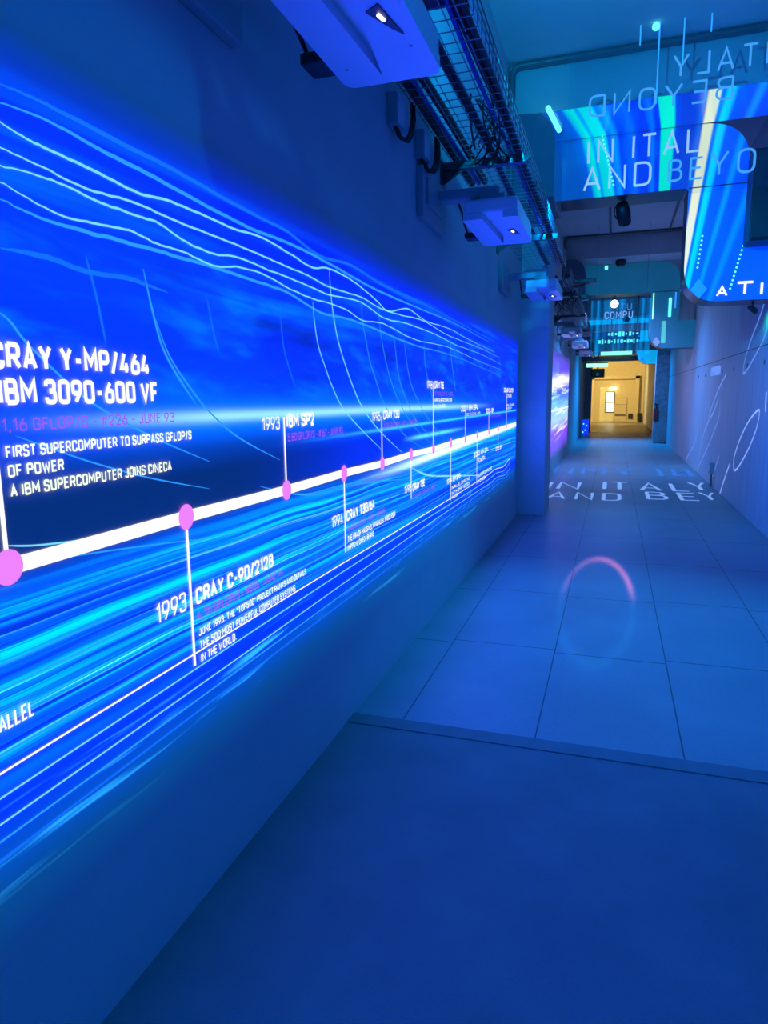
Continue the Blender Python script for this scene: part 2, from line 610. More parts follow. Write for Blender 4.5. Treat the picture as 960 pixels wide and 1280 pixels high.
def rounded(pts, radii, seg=8):
    """2-D polygon with rounded corners"""
    out = []
    n = len(pts)
    for i in range(n):
        p = Vector(pts[i])
        r = radii[i] if isinstance(radii, (list, tuple)) else radii
        if r <= 0:
            out.append(tuple(p))
            continue
        a, b = Vector(pts[i - 1]) - p, Vector(pts[(i + 1) % n]) - p
        ra = min(r, a.length * .49 if False else r)
        p1, p2 = p + a.normalized() * ra, p + b.normalized() * ra
        for k in range(seg + 1):
            q = k / seg
            out.append(tuple(p1 * (1 - q) ** 2 + p * 2 * q * (1 - q) + p2 * q * q))
    return out


# ------------------------------------------------------------------ stroke lettering
GL = {
    'A': (.54, [[(0, 0), (.27, 1), (.54, 0)], [(.09, .3), (.45, .3)]]),
    'B': (.5, [[(0, 0), (0, 1)], ['r', (0, 1), (.46, 1), (.46, .54), (0, .54)], ['r', (0, .54), (.5, .54), (.5, 0), (0, 0)]]),
    'C': (.5, [['r', (.5, .72), (.5, 1), (0, 1), (0, 0), (.5, 0), (.5, .28)]]),
    'D': (.52, [[(0, 0), (0, 1)], ['r', (0, 1), (.52, 1), (.52, 0), (0, 0)]]),
    'E': (.44, [[(.44, 1), (0, 1), (0, 0), (.44, 0)], [(0, .52), (.38, .52)]]),
    'F': (.44, [[(.44, 1), (0, 1), (0, 0)], [(0, .5), (.38, .5)]]),
    'G': (.5, [['r', (.5, .74), (.5, 1), (0, 1), (0, 0), (.5, 0), (.5, .48)], [(.5, .48), (.28, .48)]]),
    'H': (.5, [[(0, 0), (0, 1)], [(.5, 0), (.5, 1)], [(0, .52), (.5, .52)]]),
    'I': (.02, [[(.01, 0), (.01, 1)]]),
    'J': (.38, [['r', (.38, 1), (.38, 0), (0, 0), (0, .22)]]),
    'K': (.5, [[(0, 0), (0, 1)], [(.5, 1), (0, .38)], [(.17, .58), (.52, 0)]]),
    'L': (.42, [[(0, 1), (0, 0), (.42, 0)]]),
    'M': (.66, [[(0, 0), (0, 1), (.33, .36), (.66, 1), (.66, 0)]]),
    'N': (.52, [[(0, 0), (0, 1), (.52, 0), (.52, 1)]]),
    'O': (.52, [['rc', (0, 0), (0, 1), (.52, 1), (.52, 0)]]),
    'P': (.5, [[(0, 0), (0, 1)], ['r', (0, 1), (.5, 1), (.5, .45), (0, .45)]]),
    'R': (.5, [[(0, 0), (0, 1)], ['r', (0, 1), (.5, 1), (.5, .48), (0, .48)], [(.27, .48), (.52, 0)]]),
    'S': (.48, [['r', (.48, .74), (.48, 1), (0, 1), (0, .53), (.48, .49), (.48, 0), (0, 0), (0, .27)]]),
    'T': (.5, [[(0, 1), (.5, 1)], [(.25, 1), (.25, 0)]]),
    'U': (.5, [['r', (0, 1), (0, 0), (.5, 0), (.5, 1)]]),
    'V': (.52, [[(0, 1), (.26, 0), (.52, 1)]]),
    'W': (.74, [[(0, 1), (.18, 0), (.37, .8), (.56, 0), (.74, 1)]]),
    'X': (.5, [[(0, 0), (.5, 1)], [(0, 1), (.5, 0)]]),
    'Y': (.54, [[(0, 1), (.27, .45), (.54, 1)], [(.27, .45), (.27, 0)]]),
    'Z': (.46, [[(0, 1), (.46, 1), (0, 0), (.46, 0)]]),
    '0': (.5, [['rc', (0, 0), (0, 1), (.5, 1), (.5, 0)]]),
    '1': (.22, [[(0, .78), (.2, 1), (.2, 0)]]),
    '2': (.48, [['r', (0, .72), (0, 1), (.48, 1), (.48, .62), (0, 0)], [(0, 0), (.48, 0)]]),
    '3': (.48, [['r', (0, .76), (0, 1), (.48, 1), (.44, .54), (.18, .54)], ['r', (.18, .54), (.48, .54), (.48, 0), (0, 0), (0, .24)]]),
    '4': (.5, [[(.26, 1), (0, .22), (.5, .22)], [(.36, .5), (.36, 0)]]),
    '5': (.48, [[(.44, 1), (.04, 1), (.02, .56)], ['r', (.02, .56), (.48, .62), (.48, 0), (0, 0), (0, .24)]]),
    '6': (.48, [['r', (.32, 1), (0, .42), (0, 0), (.48, 0), (.48, .58), (.1, .58)]]),
    '7': (.46, [[(0, 1), (.46, 1), (.14, 0)]]),
    '8': (.5, [['rc', (.03, .53), (.03, 1), (.47, 1), (.47, .53)], ['rc', (0, 0), (0, .53), (.5, .53), (.5, 0)]]),
    '9': (.48, [['r', (.16, 0), (.48, .58), (.48, 1), (0, 1), (0, .42), (.38, .42)]]),
    '-': (.3, [[(0, .45), (.3, .45)]]),
    '/': (.34, [[(0, -.08), (.34, 1.05)]]),
    ',': (.08, [[(.08, .1), (.0, -.16)]]),
    '.': (.06, [[(.03, 0), (.03, .12)]]),
    ':': (.06, [[(.03, 0), (.03, .12)], [(.03, .5), (.03, .62)]]),
    '#': (.5, [[(.12, 0), (.2, 1)], [(.34, 0), (.42, 1)], [(0, .33), (.5, .33)], [(.04, .68), (.54, .68)]]),
    '"': (.2, [[(.02, 1), (.02, .72)], [(.18, 1), (.18, .72)]]),
    '(': (.16, [['r', (.16, 1.05), (0, .8), (0, .2), (.16, -.08)]]),
    ')': (.16, [['r', (0, 1.05), (.16, .8), (.16, .2), (0, -.08)]]),
}


def roundline(pts, closed, r):
    out = []
    n = len(pts)
    for i in range(n):
        p = Vector(pts[i])
        if not closed and i in (0, n - 1):
            out.append(p)
            continue
        a, b = Vector(pts[i - 1]) - p, Vector(pts[(i + 1) % n]) - p
        p1 = p + a.normalized() * min(r, a.length * .5)
        p2 = p + b.normalized() * min(r, b.length * .5)
        for k in range(5):
            q = k / 4
            out.append(p1 * (1 - q) ** 2 + p * 2 * q * (1 - q) + p2 * q * q)
    return out


def text(name, M, parent, s, o, ux, uz, height, width, sw, gap=.2, space=.34, r=.17, each='word'):
    """letters of height along uz, squeezed to width along ux; sw is the stroke width in height units"""
    o, ux, uz = Vector(o), Vector(ux), Vector(uz)
    nrm = ux.cross(uz)
    adv = 0
    lay = []
    word = 0
    for ch in s:
        if ch == ' ':
            adv += space
            word += 1
            continue
        w, st = GL[ch]
        if each == 'letter':
            word += 1
        lay.append((adv, st, word))
        adv += w + gap + sw * .5
    tot = adv - gap
    kx = width / tot
    mbs = {}
    for x0, st, wd in lay:
        mb = mbs.setdefault(wd, MB())
        for q in st:
            closed = q[0] == 'rc'
            pts = q[1:] if isinstance(q[0], str) else q
            pp = roundline(pts, closed, r) if isinstance(q[0], str) else [Vector(a) for a in pts]
            P3 = [o + ux * ((x0 + a.x) * kx) + uz * (a.y * (1 - sw) * height + sw * .5 * height) for a in pp]
            mb.stroke(P3, sw * height * (.5 + .5 * min(1, kx / height)), nrm, closed)
    return [b.build(name, M, parent) for b in mbs.values()]


def wtext(name, M, parent, s, left, top, bot, right, sw, rtop=None, rbot=None, x=XL + .006):
    """lettering on the left wall between traced edges"""
    a = on_x(left, bot, XL)
    b = on_x(left, top, XL)
    hgt = b.z - a.z
    z0 = a.z
    ry = top if rtop is None else rtop
    c = on_x(right, ry, XL)
    if rtop is not None:
        d = on_x(right, rbot, XL)
        hgt = (hgt + c.z - d.z) / 2
        z0 = (z0 + d.z) / 2
    return text(name, M, parent, s, (x, a.y, z0), (0, 1, 0), (0, 0, 1), hgt, c.y - a.y, sw)


# ================================================================== STRUCTURE
mb = MB()
mb.box((XL - .3, -3.0, -.25), (XR + .3, 3.03, 0.0))
fl = mb.build('floor', CARPET)
tag(fl, 'dark worn matt floor in the foreground before the tiles begin', 'floor', kind='structure')
mb = MB()
mb.box((XL - .3, 3.03, -.25), (XR + .3, YE, 0.0))
tag(mb.build('floor', TILE), 'smooth grey tiled floor running down the corridor lit blue', 'floor', kind='structure')
mb = MB().box((XL, 2.96, 0.0), (XR, 3.06, .006), .002)
tag(mb.build('trim_1', CARPET), 'low threshold strip where the dark floor meets the tiles', 'threshold', kind='structure')
struct('wall_left', MB().box((XL - .3, -3, -.25), (XL, YE, ZC + .2)), PLASTER, 'long plain plaster wall on the left carrying the projection', 'wall')
rw = struct('wall_right', MB().box((XR, -3, -.25), (XR + .3, YE + 14, ZC + .2)), RWALL, 'long board clad wall on the right with faint vertical grain', 'wall')
struct('ceiling', MB().box((XL - .3, -3, ZC), (XR + .3, YE, ZC + .2)), CEIL, 'high plain ceiling between deep beams', 'ceiling')
mb = MB().box((XR - .003, -3, 2.168), (XR + .01, YE, 2.18))
tag(mb.build('trim_2', BLACKP), 'thin dark joint line running along the right wall', 'joint', kind='structure')

BEAMS = [(-.5, .4), (8.05, 8.95), (16.5, 17.3), (24.9, 25.7), (28.2, 29.0)]
BL = ['concrete ceiling beam overhead behind the viewer', 'nearest concrete ceiling beam with the bright striped underside', 'second ceiling beam, with the hanging lamp in front',
      'third ceiling beam far down the corridor', 'last ceiling beam before the yellow hall']
for (y0, y1), l in zip(BEAMS, BL):
    struct('ceiling_beam', MB().box((XL, y0, 4.6 if y0 < 20 else 4.2), (XR, y1, ZC + .1)), CONC, l, 'beam')
struct('wall_pillar', MB().box((XL - .1, 9.35, -.1), (-.835, 10.1, ZC + .1), .012), PILLAR, 'square plaster pillar on the left wall ending the blue timeline projection', 'pillar')

# end wall with the opening, and the warm hall beyond
struct('wall_far', MB().box((XL - .3, YE, -.25), (-.93, YE + .25, ZC + .2)).box((-.93, YE, 3.35), (XR + .05, YE + .25, ZC + .2)), PLASTER, 'end wall of the corridor around the opening to the yellow hall', 'wall')
YH = 44.0
struct('floor', MB().box((-4, YE, -.25), (XR + .3, YH + .2, 0.0)), HALLF, 'brown shiny floor of the yellow lit hall at the end', 'floor')
struct('ceiling', MB().box((-4, YE + .25, 3.6), (XR + .3, YH + .2, 3.8)), HALLW, 'low ceiling of the yellow lit hall', 'ceiling')
struct('wall_back', MB().box((-4, YH, -.1), (XR + .3, YH + .2, 3.7)), HALLW, 'back wall of the yellow lit hall', 'wall')
struct('wall_side', MB().box((-2.6, YE + .25, -.1), (-2.4, YH, 3.7)), HALLW, 'left side wall of the yellow lit hall', 'wall')

# hall: arch frame, door, panel
mb = MB().box((-1.30, YH - .35, 0), (-1.12, YH, 2.72)).box((1.2, YH - .35, 0), (1.42, YH, 2.72)).box((-1.30, YH - .35, 2.55), (1.42, YH, 2.75))
tag(mb.build('door_frame', WOOD), 'wide ochre timber surround on the back wall of the hall', 'frame', kind='structure')
d = thing('door_1', 'pale lit door with two window panes at the end of the hall', 'door', (-.4, YH - .1, 0))
d['kind'] = 'structure'
MB().box((-.78, YH - .1, 0.02), (.05, YH - .02, 2.1), .01).build('door_leaf', mat('pale_door', (.75, .68, .4), .4), d)
for z0, z1 in ((1.22, 1.78), (.62, 1.14)):
    MB().box((-.42, YH - .125, z0), (.04, YH - .1, z1), .005).build('window_pane', WINL, d)
mb = MB()
for z in (1.80, 1.18, .58):
    mb.box((-.46, YH - .14, z - .02), (.06, YH - .11, z + .02))
for x in (-.45, .05):
    mb.box((x - .02, YH - .14, .58), (x + .02, YH - .11, 1.8))
mb.build('glazing_bar', BLACKP, d)
d2 = thing('door_2', 'closed ochre panelled door with a dark push bar in the hall', 'door', (.45, YH - .1, 0))
d2['kind'] = 'structure'
MB().box((.08, YH - .1, .02), (.78, YH - .02, 1.5), .01).build('door_leaf', WOOD, d2)
MB().box((.15, YH - .14, 1.05), (.70, YH - .12, 1.35), .01).build('door_panel', HALLW, d2)
MB().tube([(.12, YH - .17, .42), (.72, YH - .17, .42)], .025).build('push_bar', BLACKP, d2)
t = thing('emergency_light', 'small bright white lamp over the lit door of the hall', 'lamp', (-.05, YH - .2, 1.95))
MB().box((-.22, YH - .2, 1.90), (.16, YH - .02, 2.08), .02).build('housing', WARML, t)
t = thing('hall_ceiling_light', 'long warm ceiling light of the yellow hall', 'lamp', (-1.2, 38, 3.5))
MB().box((-1.35, 36.5, 3.52), (-1.0, 39.5, 3.6), .01).build('housing', WHITEP, t)
MB().box((-1.32, 36.6, 3.505), (-1.03, 39.4, 3.525)).build('diffuser', WARML, t)
spot('hall_lamp', (-1.15, 38, 3.45), (.1, 44, 1.2), 1900, (1, .78, .32), 105, .7, .3, t)
for px, py, l in ((788, 521, 'small dark box low on the back wall beside the ochre door'), (799, 524, 'black bin standing at the right of the ochre surround')):
    p = on_y(px, py, YH - .5)
    o = thing('waste_bin' if px > 795 else 'socket_box', l, 'bin' if px > 795 else 'box', (p.x, p.y, 0))
    if px > 795:
        MB().tube([(p.x, p.y, 0), (p.x, p.y, .5)], [.10, .13], 16).build('body', BLACKP, o)
        MB().tube([(p.x, p.y, .5), (p.x, p.y, .54)], [.18, .1], 16).build('lid', BLACKP, o)
    else:
        MB().box((p.x - .12, YH - .14, .2), (p.x + .12, YH, .5), .02).build('body', BLACKP, o)

# right side: teal pilaster, extinguisher, socket
struct('wall_column', MB().box((1.30, 24.6, 0), (XR + .02, 25.2, 4.3), .02), mat('teal_column', (.25, .4, .42), .3, vary=.3, vscale=9), 'narrow shiny column on the right wall before the hall', 'pillar')
t = thing('fire_extinguisher', 'dark red extinguisher hung on the far right column', 'extinguisher', (1.24, 24.5, .7))
REDP = mat('red_enamel', (.35, .02, .02), .35)
MB().tube([(1.36, 24.48, .72), (1.36, 24.48, .76), (1.36, 24.48, 1.12), (1.36, 24.48, 1.2)], [.07, .085, .085, .04], 16).build('cylinder', REDP, t, True)
MB().tube([(1.36, 24.48, 1.2), (1.36, 24.48, 1.28)], .025).box((1.30, 24.45, 1.27), (1.44, 24.5, 1.30)).build('valve', BLACKP, t)
t = thing('wall_socket', 'small grey socket box low on the right wall above its conduit', 'socket', (XR, 13.05, .3))
MB().box((XR - .07, 12.96, .22), (XR, 13.14, .42), .01).build('housing', GREYP, t)
MB().box((XR - .078, 12.99, .27), (XR - .068, 13.11, .37), .004).build('cover', WHITEP, t)
MB().tube([(XR - .03, 13.05, .22), (XR - .03, 13.05, 0)], .018).build('conduit', PIPE, t)
for k in range(7):
    y = 9.4 + k * 1.13
    o = MB().tube([(XR - .004, y, 1.97), (XR + .01, y, 1.97)], .032, 12).build('tie_hole', BLACKP)
    tag(o, 'row of small dark tie holes in the right wall below the joint line', 'hole', 'tie holes on the right wall', 'structure')

# ================================================================== THE TIMELINE PROJECTION
X1 = XL + .0015
proj = thing('wall_projection', 'large projected blue timeline of supercomputers with light streaks on the left wall', 'projection', (XL, 4.0, 1.4))
mb = MB()
b_ = mb.bm
v = [b_.verts.new(q) for q in ((X1, -1.0, .40), (X1, 9.2, .40), (X1, 9.2, 2.45), (X1, -1.0, 2.45))]
b_.faces.new(v)
bd = mb.build('backdrop', BACKDROP, proj)
bd.matrix_parent_inverse = Matrix.Translation(proj.location).inverted()


def trail(pts, w, M, x=XL + .003, jit=0.0, label=None):
    q = [on_x(a, b, x) for a, b in pts]
    out = []
    for i in range(len(q) - 1):
        for k in range(6):
            f = k / 6
            a = q[max(i - 1, 0)]
            d_ = q[min(i + 2, len(q) - 1)]
            f2, f3 = f * f, f * f * f
            p = .5 * (2 * q[i] + (q[i + 1] - a) * f + (2 * a - 5 * q[i] + 4 * q[i + 1] - d_) * f2 + (3 * q[i] - a - 3 * q[i + 1] + d_) * f3)
            p.x = x
            p.z += random.uniform(-jit, jit)
            out.append(p)
    out.append(q[-1])
    n = len(out)
    ww = [w * min(1, .25 + 4 * i / n, .25 + 4 * (n - 1 - i) / n) for i in range(n)]
    return MB().stroke(out, ww, (1, 0, 0)).build('light_trail', M, proj)


W1 = [(-30, 168), (0, 183.7), (54, 209), (108, 236), (167, 252.5), (208, 271), (250, 288), (292, 304.6), (326, 319), (356, 332), (386, 345), (412, 359), (450, 371), (476, 385.5), (502, 394), (529, 401), (562, 420), (600, 435), (624, 447)]
W2 = [(-30, 200), (0, 207), (46, 219), (83, 232), (125, 252.5), (167, 268), (200, 280), (233, 302.5), (267, 317), (300, 322.5), (334, 337), (360, 347), (390, 359), (412, 369), (450, 377), (480, 397.5), (510, 405), (544, 418), (570, 431), (600, 442.5), (626, 455)]
W3 = [(-20, 140), (0, 152.5), (33, 173), (67, 190), (125, 217), (175, 242), (208, 250), (250, 267), (292, 286), (325, 296), (362, 317), (390, 334), (412, 336), (442, 352), (470, 375), (486, 389), (510, 386), (532, 401), (562, 411), (585, 424), (618, 440)]
W4 = [(-20, 218), (0, 227), (42, 252), (83, 271), (121, 279.6), (162, 288), (196, 304.6), (229, 315), (267, 332), (300, 334), (334, 345), (364, 362), (390, 373), (412, 379), (435, 388), (454, 401), (480, 405), (520, 425), (560, 434), (600, 452), (626, 462)]
W5 = [(0, 128), (62, 152), (125, 187), (175, 212), (217, 235), (267, 262), (317, 287), (356, 302), (390, 318), (430, 340), (470, 362), (520, 384), (570, 405), (612, 428)]
W6 = [(0, 105), (40, 122), (100, 152), (167, 187), (217, 212), (283, 250), (333, 276), (360, 290), (400, 320), (440, 332), (480, 357), (530, 380), (590, 412), (620, 428)]
W7 = [(0, 248), (40, 268), (90, 285), (140, 298), (190, 312), (240, 326), (300, 345), (360, 366), (400, 390), (440, 400), (480, 416), (520, 432), (570, 446), (626, 470)]
W8 = [(0, 310), (60, 322), (110, 340), (160, 348), (210, 366)]
trail(W1, .0060, TR_BR, jit=.0012)
trail(W2, .0060, TR_BR, jit=.0014)
trail(W3, .0070, TR_BR, jit=.0012)
trail(W4, .0055, TR_BR, jit=.0014)
trail(W5, .011, TR_MID, jit=.001)
trail(W6, .012, TR_DIM, jit=.001)
trail(W7, .010, TR_MID, jit=.0015)
trail(W8, .012, TR_DIM, jit=.001)
for a, w, M in (
        ([(391, 376), (393, 400), (398, 432), (407, 460), (415, 482), (428, 509), (449, 534), (478, 563)], .006, TR_BR),
        ([(411.5, 337), (414, 370), (417.5, 398), (423, 427), (432, 457), (442, 485), (453, 509), (474, 538), (503, 566)], .008, TR_BR),
        ([(450.5, 358), (453, 398), (457, 423), (463, 453), (472, 482), (478, 500), (492, 525), (510, 548), (530, 560)], .007, TR_MID),
        ([(472.5, 364), (475, 407), (480, 440), (487, 470), (497, 498), (515, 530), (540, 556)], .007, TR_MID),
        ([(492.5, 417), (495, 443), (499, 473), (508, 500), (522, 528), (545, 552)], .008, TR_MID),
        ([(505, 420), (508, 450), (514, 480), (526, 508), (540, 530), (556, 548)], .008, TR_MID),
        ([(530, 424), (531, 450), (534, 470), (541, 500)], .009, TR_MID),
        ([(563, 420), (564, 445), (567, 470), (570, 490)], .012, TR_MID),
        ([(568, 420), (569, 445), (572, 470)], .012, TR_DIM),
        ([(107, 319), (121, 373), (133, 432)], .008, TR_DIM),
        ([(179, 336), (192, 394), (204, 436), (222, 470), (245, 505)], .008, TR_MID),
        ([(258, 369), (268, 420), (274, 440)], .008, TR_DIM),
        ([(350, 380), (354, 430), (362, 462), (370, 485)], .008, TR_DIM),
        ([(-10, 385), (11, 400), (32, 427), (70, 465), (110, 500), (160, 530), (203, 552), (262, 577)], .006, TR_MID),
        ([(195, 400), (211, 443), (233, 478), (262, 515), (300, 548), (350, 575)], .006, TR_MID),
        ([(20, 545), (68, 562), (122, 580), (190, 598), (262, 611)], .004, TR_MID),
        ([(5, 682), (40, 682), (80, 678), (115, 673)], .004, TR_BR),
        ([(80, 697), (140, 688), (200, 680), (260, 673)], .004, TR_MID),
        ([(325, 608), (380, 618), (430, 606), (480, 601)], .006, TR_MID),
        ([(515, 585), (535, 594), (560, 595), (600, 594)], .014, TR_BR),
        ([(360, 617), (400, 618), (450, 605), (515, 598)], .006, TR_MID)):
    trail(a, w, M)
for z0, w, M, y1 in ((.862, .0040, TR_MID, 8.6), (.820, .0050, CREAM_L, 8.6), (.774, .0045, TR_BR, 8.6), (.722, .0045, TR_BR, 8.7), (.678, .005, TR_MID, 8.7), (.945, .003, TR_MID, 7.5), (.632, .006, TR_DIM, 8.0), (1.00, .0035, TR_MID, 6.5), (1.05, .003, TR_MID, 6.5)):
    pts = []
    y = .55
    while y < y1:
        f = max(0, (y - 4.5) / 4.0)
        kink = f * .03 * math.sin(y * 5.2 + z0 * 9) * max(0, (y - 6.5) / 2)
        pts.append((XL + .0032, y, z0 + .006 * math.sin(y * .9 + z0 * 31) - max(0, y - 3) * .004 + kink))
        y += .12
    MB().stroke(pts, w, (1, 0, 0)).build('light_trail', M, proj)

NODES = [(8, 709), (231, 646), (357, 612.5), (429, 591.5), (477, 579.5), (513, 568), (541, 561.5), (563, 554), (581, 548.5), (596, 544), (610.5, 540), (622.5, 536.5), (632.5, 533)]
NP = [on_x(a, b, XL) for a, b in NODES]
line = [(XL + .004, .2, 1.26), (XL + .004, .8, 1.26)] + [(XL + .004, p.y, p.z) for p in NP] + [(XL + .004, 9.05, 1.245)]
MB().stroke(line, .037, (1, 0, 0)).build('timeline_line', WHITE_L, proj)
STEM = [None, (242.5, 832), (355, 521), (431.5, 690), (476.7, 520), (514, 623), (541, 477), (563.5, 625), (581, 512), (595.4, 605), (611, 515), (622.5, 565), (632, 486)]
MARKS = [
    [('heading', WHITE_L, .20, 'CRAY Y-MP/464', -12, 427, 464, 183.6, 440.6, 467.7),
     ('heading', WHITE_L, .20, 'IBM 3090-600 VF', -1, 473, 507, 194.5, 476.7, 503.5),
     ('performance_figure', MAG_L, .13, '1,16 GFLOP/S - #226 - JUNE 93', 1.4, 523, 539, 215, 515.5, 528),
     ('description', CREAM_L, .18, 'FIRST SUPERCOMPUTER TO SURPASS GFLOP/S', 6, 556, 572, 237, 538.7, 550),
     ('description', CREAM_L, .18, 'OF POWER', 9, 581, 597, 76.6, 573.5, 588),
     ('description', CREAM_L, .18, 'A IBM SUPERCOMPUTER JOINS CINECA', 12, 604.5, 620.7, 212, 576.6, 588.8)],
    [('year', WHITE_L, .12, '1993', 195, 753.7, 777, 230, 740, 767),
     ('heading', WHITE_L, .20, 'CRAY C-90/2128', 244.5, 732.5, 753.7, 339.5, 692.5, 710),
     ('performance_figure', MAG_L, .13, '4,70 GFLOP/S - #305 - JUNE 94', 246, 761, 773.7, 352, 711, 720),
     ('description', CREAM_L, .17, 'JUNE 1993: THE "TOP500" PROJECT RANKS AND DETAILS', 247.5, 784, 794.5, 381, 711, 718),
     ('description', CREAM_L, .17, 'THE 500 MOST POWERFUL COMPUTER SYSTEMS', 248.5, 798, 809, 367.5, 733, 740.5),
     ('description', CREAM_L, .17, 'IN THE WORLD.', 250, 812.5, 824.5, 293.7, 793.5, 803)],
    [('year', WHITE_L, .12, '1993', 327, 521.7, 538.7, 347.7, 520.5, 536.7),
     ('heading', WHITE_L, .20, 'IBM SP2', 357.5, 517, 534.6, 391, 515.4, 532),
     ('performance_figure', MAG_L, .13, '5,80 GFLOP/S - #167 - JUNE 95', 358.5, 542, 552, 427, 533.5, 542)],
    [('year', WHITE_L, .12, '1994', 414, 645.6, 659.6, 427, 641, 655),
     ('heading', WHITE_L, .20, 'CRAY T3D/64', 432.5, 637, 650, 467, 624, 637),
     ('performance_figure', MAG_L, .13, '6,40 GFLOP/S - #133 - JUNE 95', 433.5, 655.5, 663, 480, 637, 642.5),
     ('description', CREAM_L, .17, 'THE ERA OF MASSIVELY PARALLEL PROCESSOR', 433.5, 667, 676, 493, 641.5, 646.6),
     ('description', CREAM_L, .17, '(MPPS) IN CINECA BEGINS', 433.5, 679.5, 687, 466, 665, 671.5)],
    [('year', WHITE_L, .12, '1995', 464, 515, 527, 474, 514.5, 526),
     ('heading', WHITE_L, .20, 'CRAY T3D', 478.5, 513, 524, 498, 512, 523),
     ('performance_figure', MAG_L, .13, '12,8 GFLOP/S - #71 - JUNE 95', 479, 529, 536, 520, 524.5, 530)],
    [('year', WHITE_L, .12, '1996', 505, 606.7, 617, 513, 604.5, 615),
     ('heading', WHITE_L, .20, 'CRAY T3E', 515, 603.5, 614, 530, 599, 608),
     ('performance_figure', MAG_L, .13, '77,6 GFLOP/S - #35', 515, 618, 623, 543, 607, 611)],
    [('year', WHITE_L, .12, '1998', 533, 476, 486, 539.5, 476, 486),
     ('heading', WHITE_L, .20, 'CRAY T3E', 542.5, 476, 486, 554, 477, 486),
     ('performance_figure', MAG_L, .13, '117 GFLOP/S - #52', 542.5, 490, 494.7, 565, 489.5, 494.5),
     ('description', CREAM_L, .18, 'MPP SUPERCOMPUTER', 542.5, 498, 503, 564, 498, 502.5),
     ('description', CREAM_L, .18, 'IN CINECA', 542.5, 505.5, 509.5, 557, 505.5, 509.5)],
    [('heading', WHITE_L, .19, '1999 IBM SP3', 558, 599, 605.5, 574.6, 591.5, 598),
     ('description', CREAM_L, .18, 'PARALLEL COMPUTING', 564, 606.5, 611, 586, 597, 600.5),
     ('description', CREAM_L, .18, 'WITH SMP NODES', 564, 613.5, 618, 586, 603, 607),
     ('description', CREAM_L, .18, 'IN USE', 564, 619.5, 623.5, 572, 616, 619.5)],
    [('heading', WHITE_L, .19, '2001 IBM SP4', 576, 506.5, 514, 597, 505.5, 513),
     ('performance_figure', CREAM_L, .12, '330 GFLOP/S - #38', 581.5, 516, 519.5, 599.5, 515, 518.5)],
    [('heading', WHITE_L, .19, '2002 IBM SP4', 592, 566, 572, 610, 558.5, 564),
     ('heading', WHITE_L, .19, 'POWER4', 596.5, 573, 578.5, 606, 569, 574.5),
     ('description', CREAM_L, .18, 'CLUSTER COMPUTING', 596.5, 591, 595, 614, 585, 588.5),
     ('description', CREAM_L, .18, 'IN CINECA', 596.5, 598.5, 603, 606.5, 595, 599)],
    [('heading', WHITE_L, .19, '2004 IBM', 607, 510.5, 516.5, 617, 510, 516),
     ('performance_figure', MAG_L, .12, '1,6 TFLOP/S', 613, 519, 522, 625.5, 518, 521)],
    [('heading', WHITE_L, .19, '2005 IBM', 619, 559, 564, 627, 555.5, 560)],
    [('heading', WHITE_L, .19, '2006 IBM CLUSTER', 629.5, 485, 490.5, 641, 485, 490.5),
     ('heading', WHITE_L, .19, 'LINUX', 632.5, 492, 497, 639, 492, 497),
     ('description', CREAM_L, .18, 'NEW POWER', 632.5, 505, 508, 642, 504.5, 507.5),
     ('description', CREAM_L, .18, 'SYSTEM', 632.5, 509, 512, 639, 508.5, 511.5)],
]
for i, p in enumerate(NP):
    r = .0385
    mk = MB().disc((XL + .0055, p.y, p.z), r, (0, 1, 0), (0, 0, 1)).build('timeline_marker', PINK_L, proj)
    if STEM[i]:
        e = on_x(STEM[i][0], STEM[i][1], XL)
        z1 = e.z
        sgn = 1 if z1 > p.z else -1
    else:
        z1, sgn = 1.95, 1
    MB().stroke([(XL + .0045, p.y, p.z + sgn * r * .9), (XL + .0045, p.y, z1)], .0115, (1, 0, 0)).build('stem', WHITE_L, mk)
    for nm, M, sw, s, l, t0, b0, r_, t1, b1 in MARKS[i]:
        wtext(nm, M, mk, s, l, t0, b0, r_, sw, t1, b1)
wtext('caption', CREAM_L, proj, 'OF PARALLEL', -63, 916, 945, 40, .17, 882, 898)

proj2 = thing('wall_projection', 'distant white and violet streaked projection on the left wall beyond the pillar', 'projection', (XL, 15.5, 1.4))
mb = MB()
b_ = mb.bm
v = [b_.verts.new(q) for q in ((X1, 10.6, .2), (X1, 20.1, .2), (X1, 20.1, 2.6), (X1, 10.6, 2.6))]
b_.faces.new(v)
mb.build('backdrop', BACKDROP2, proj2)
text('heading', WHITE_L, proj2, 'IBM SP5', (XL + .004, 14.4, 1.62), (0, 1, 0), (0, 0, 1), .13, 1.2, .15)
text('heading', WHITE_L, proj2, '2006 BCX', (XL + .004, 17.2, 1.66), (0, 1, 0), (0, 0, 1), .13, 1.6, .15)
MB().stroke([(XL + .004, 10.7, 1.28), (XL + .004, 20, 1.30)], .04, (1, 0, 0)).build('timeline_line', WHITE_L, proj2)

# ================================================================== PROJECTORS ON THE LEFT WALL


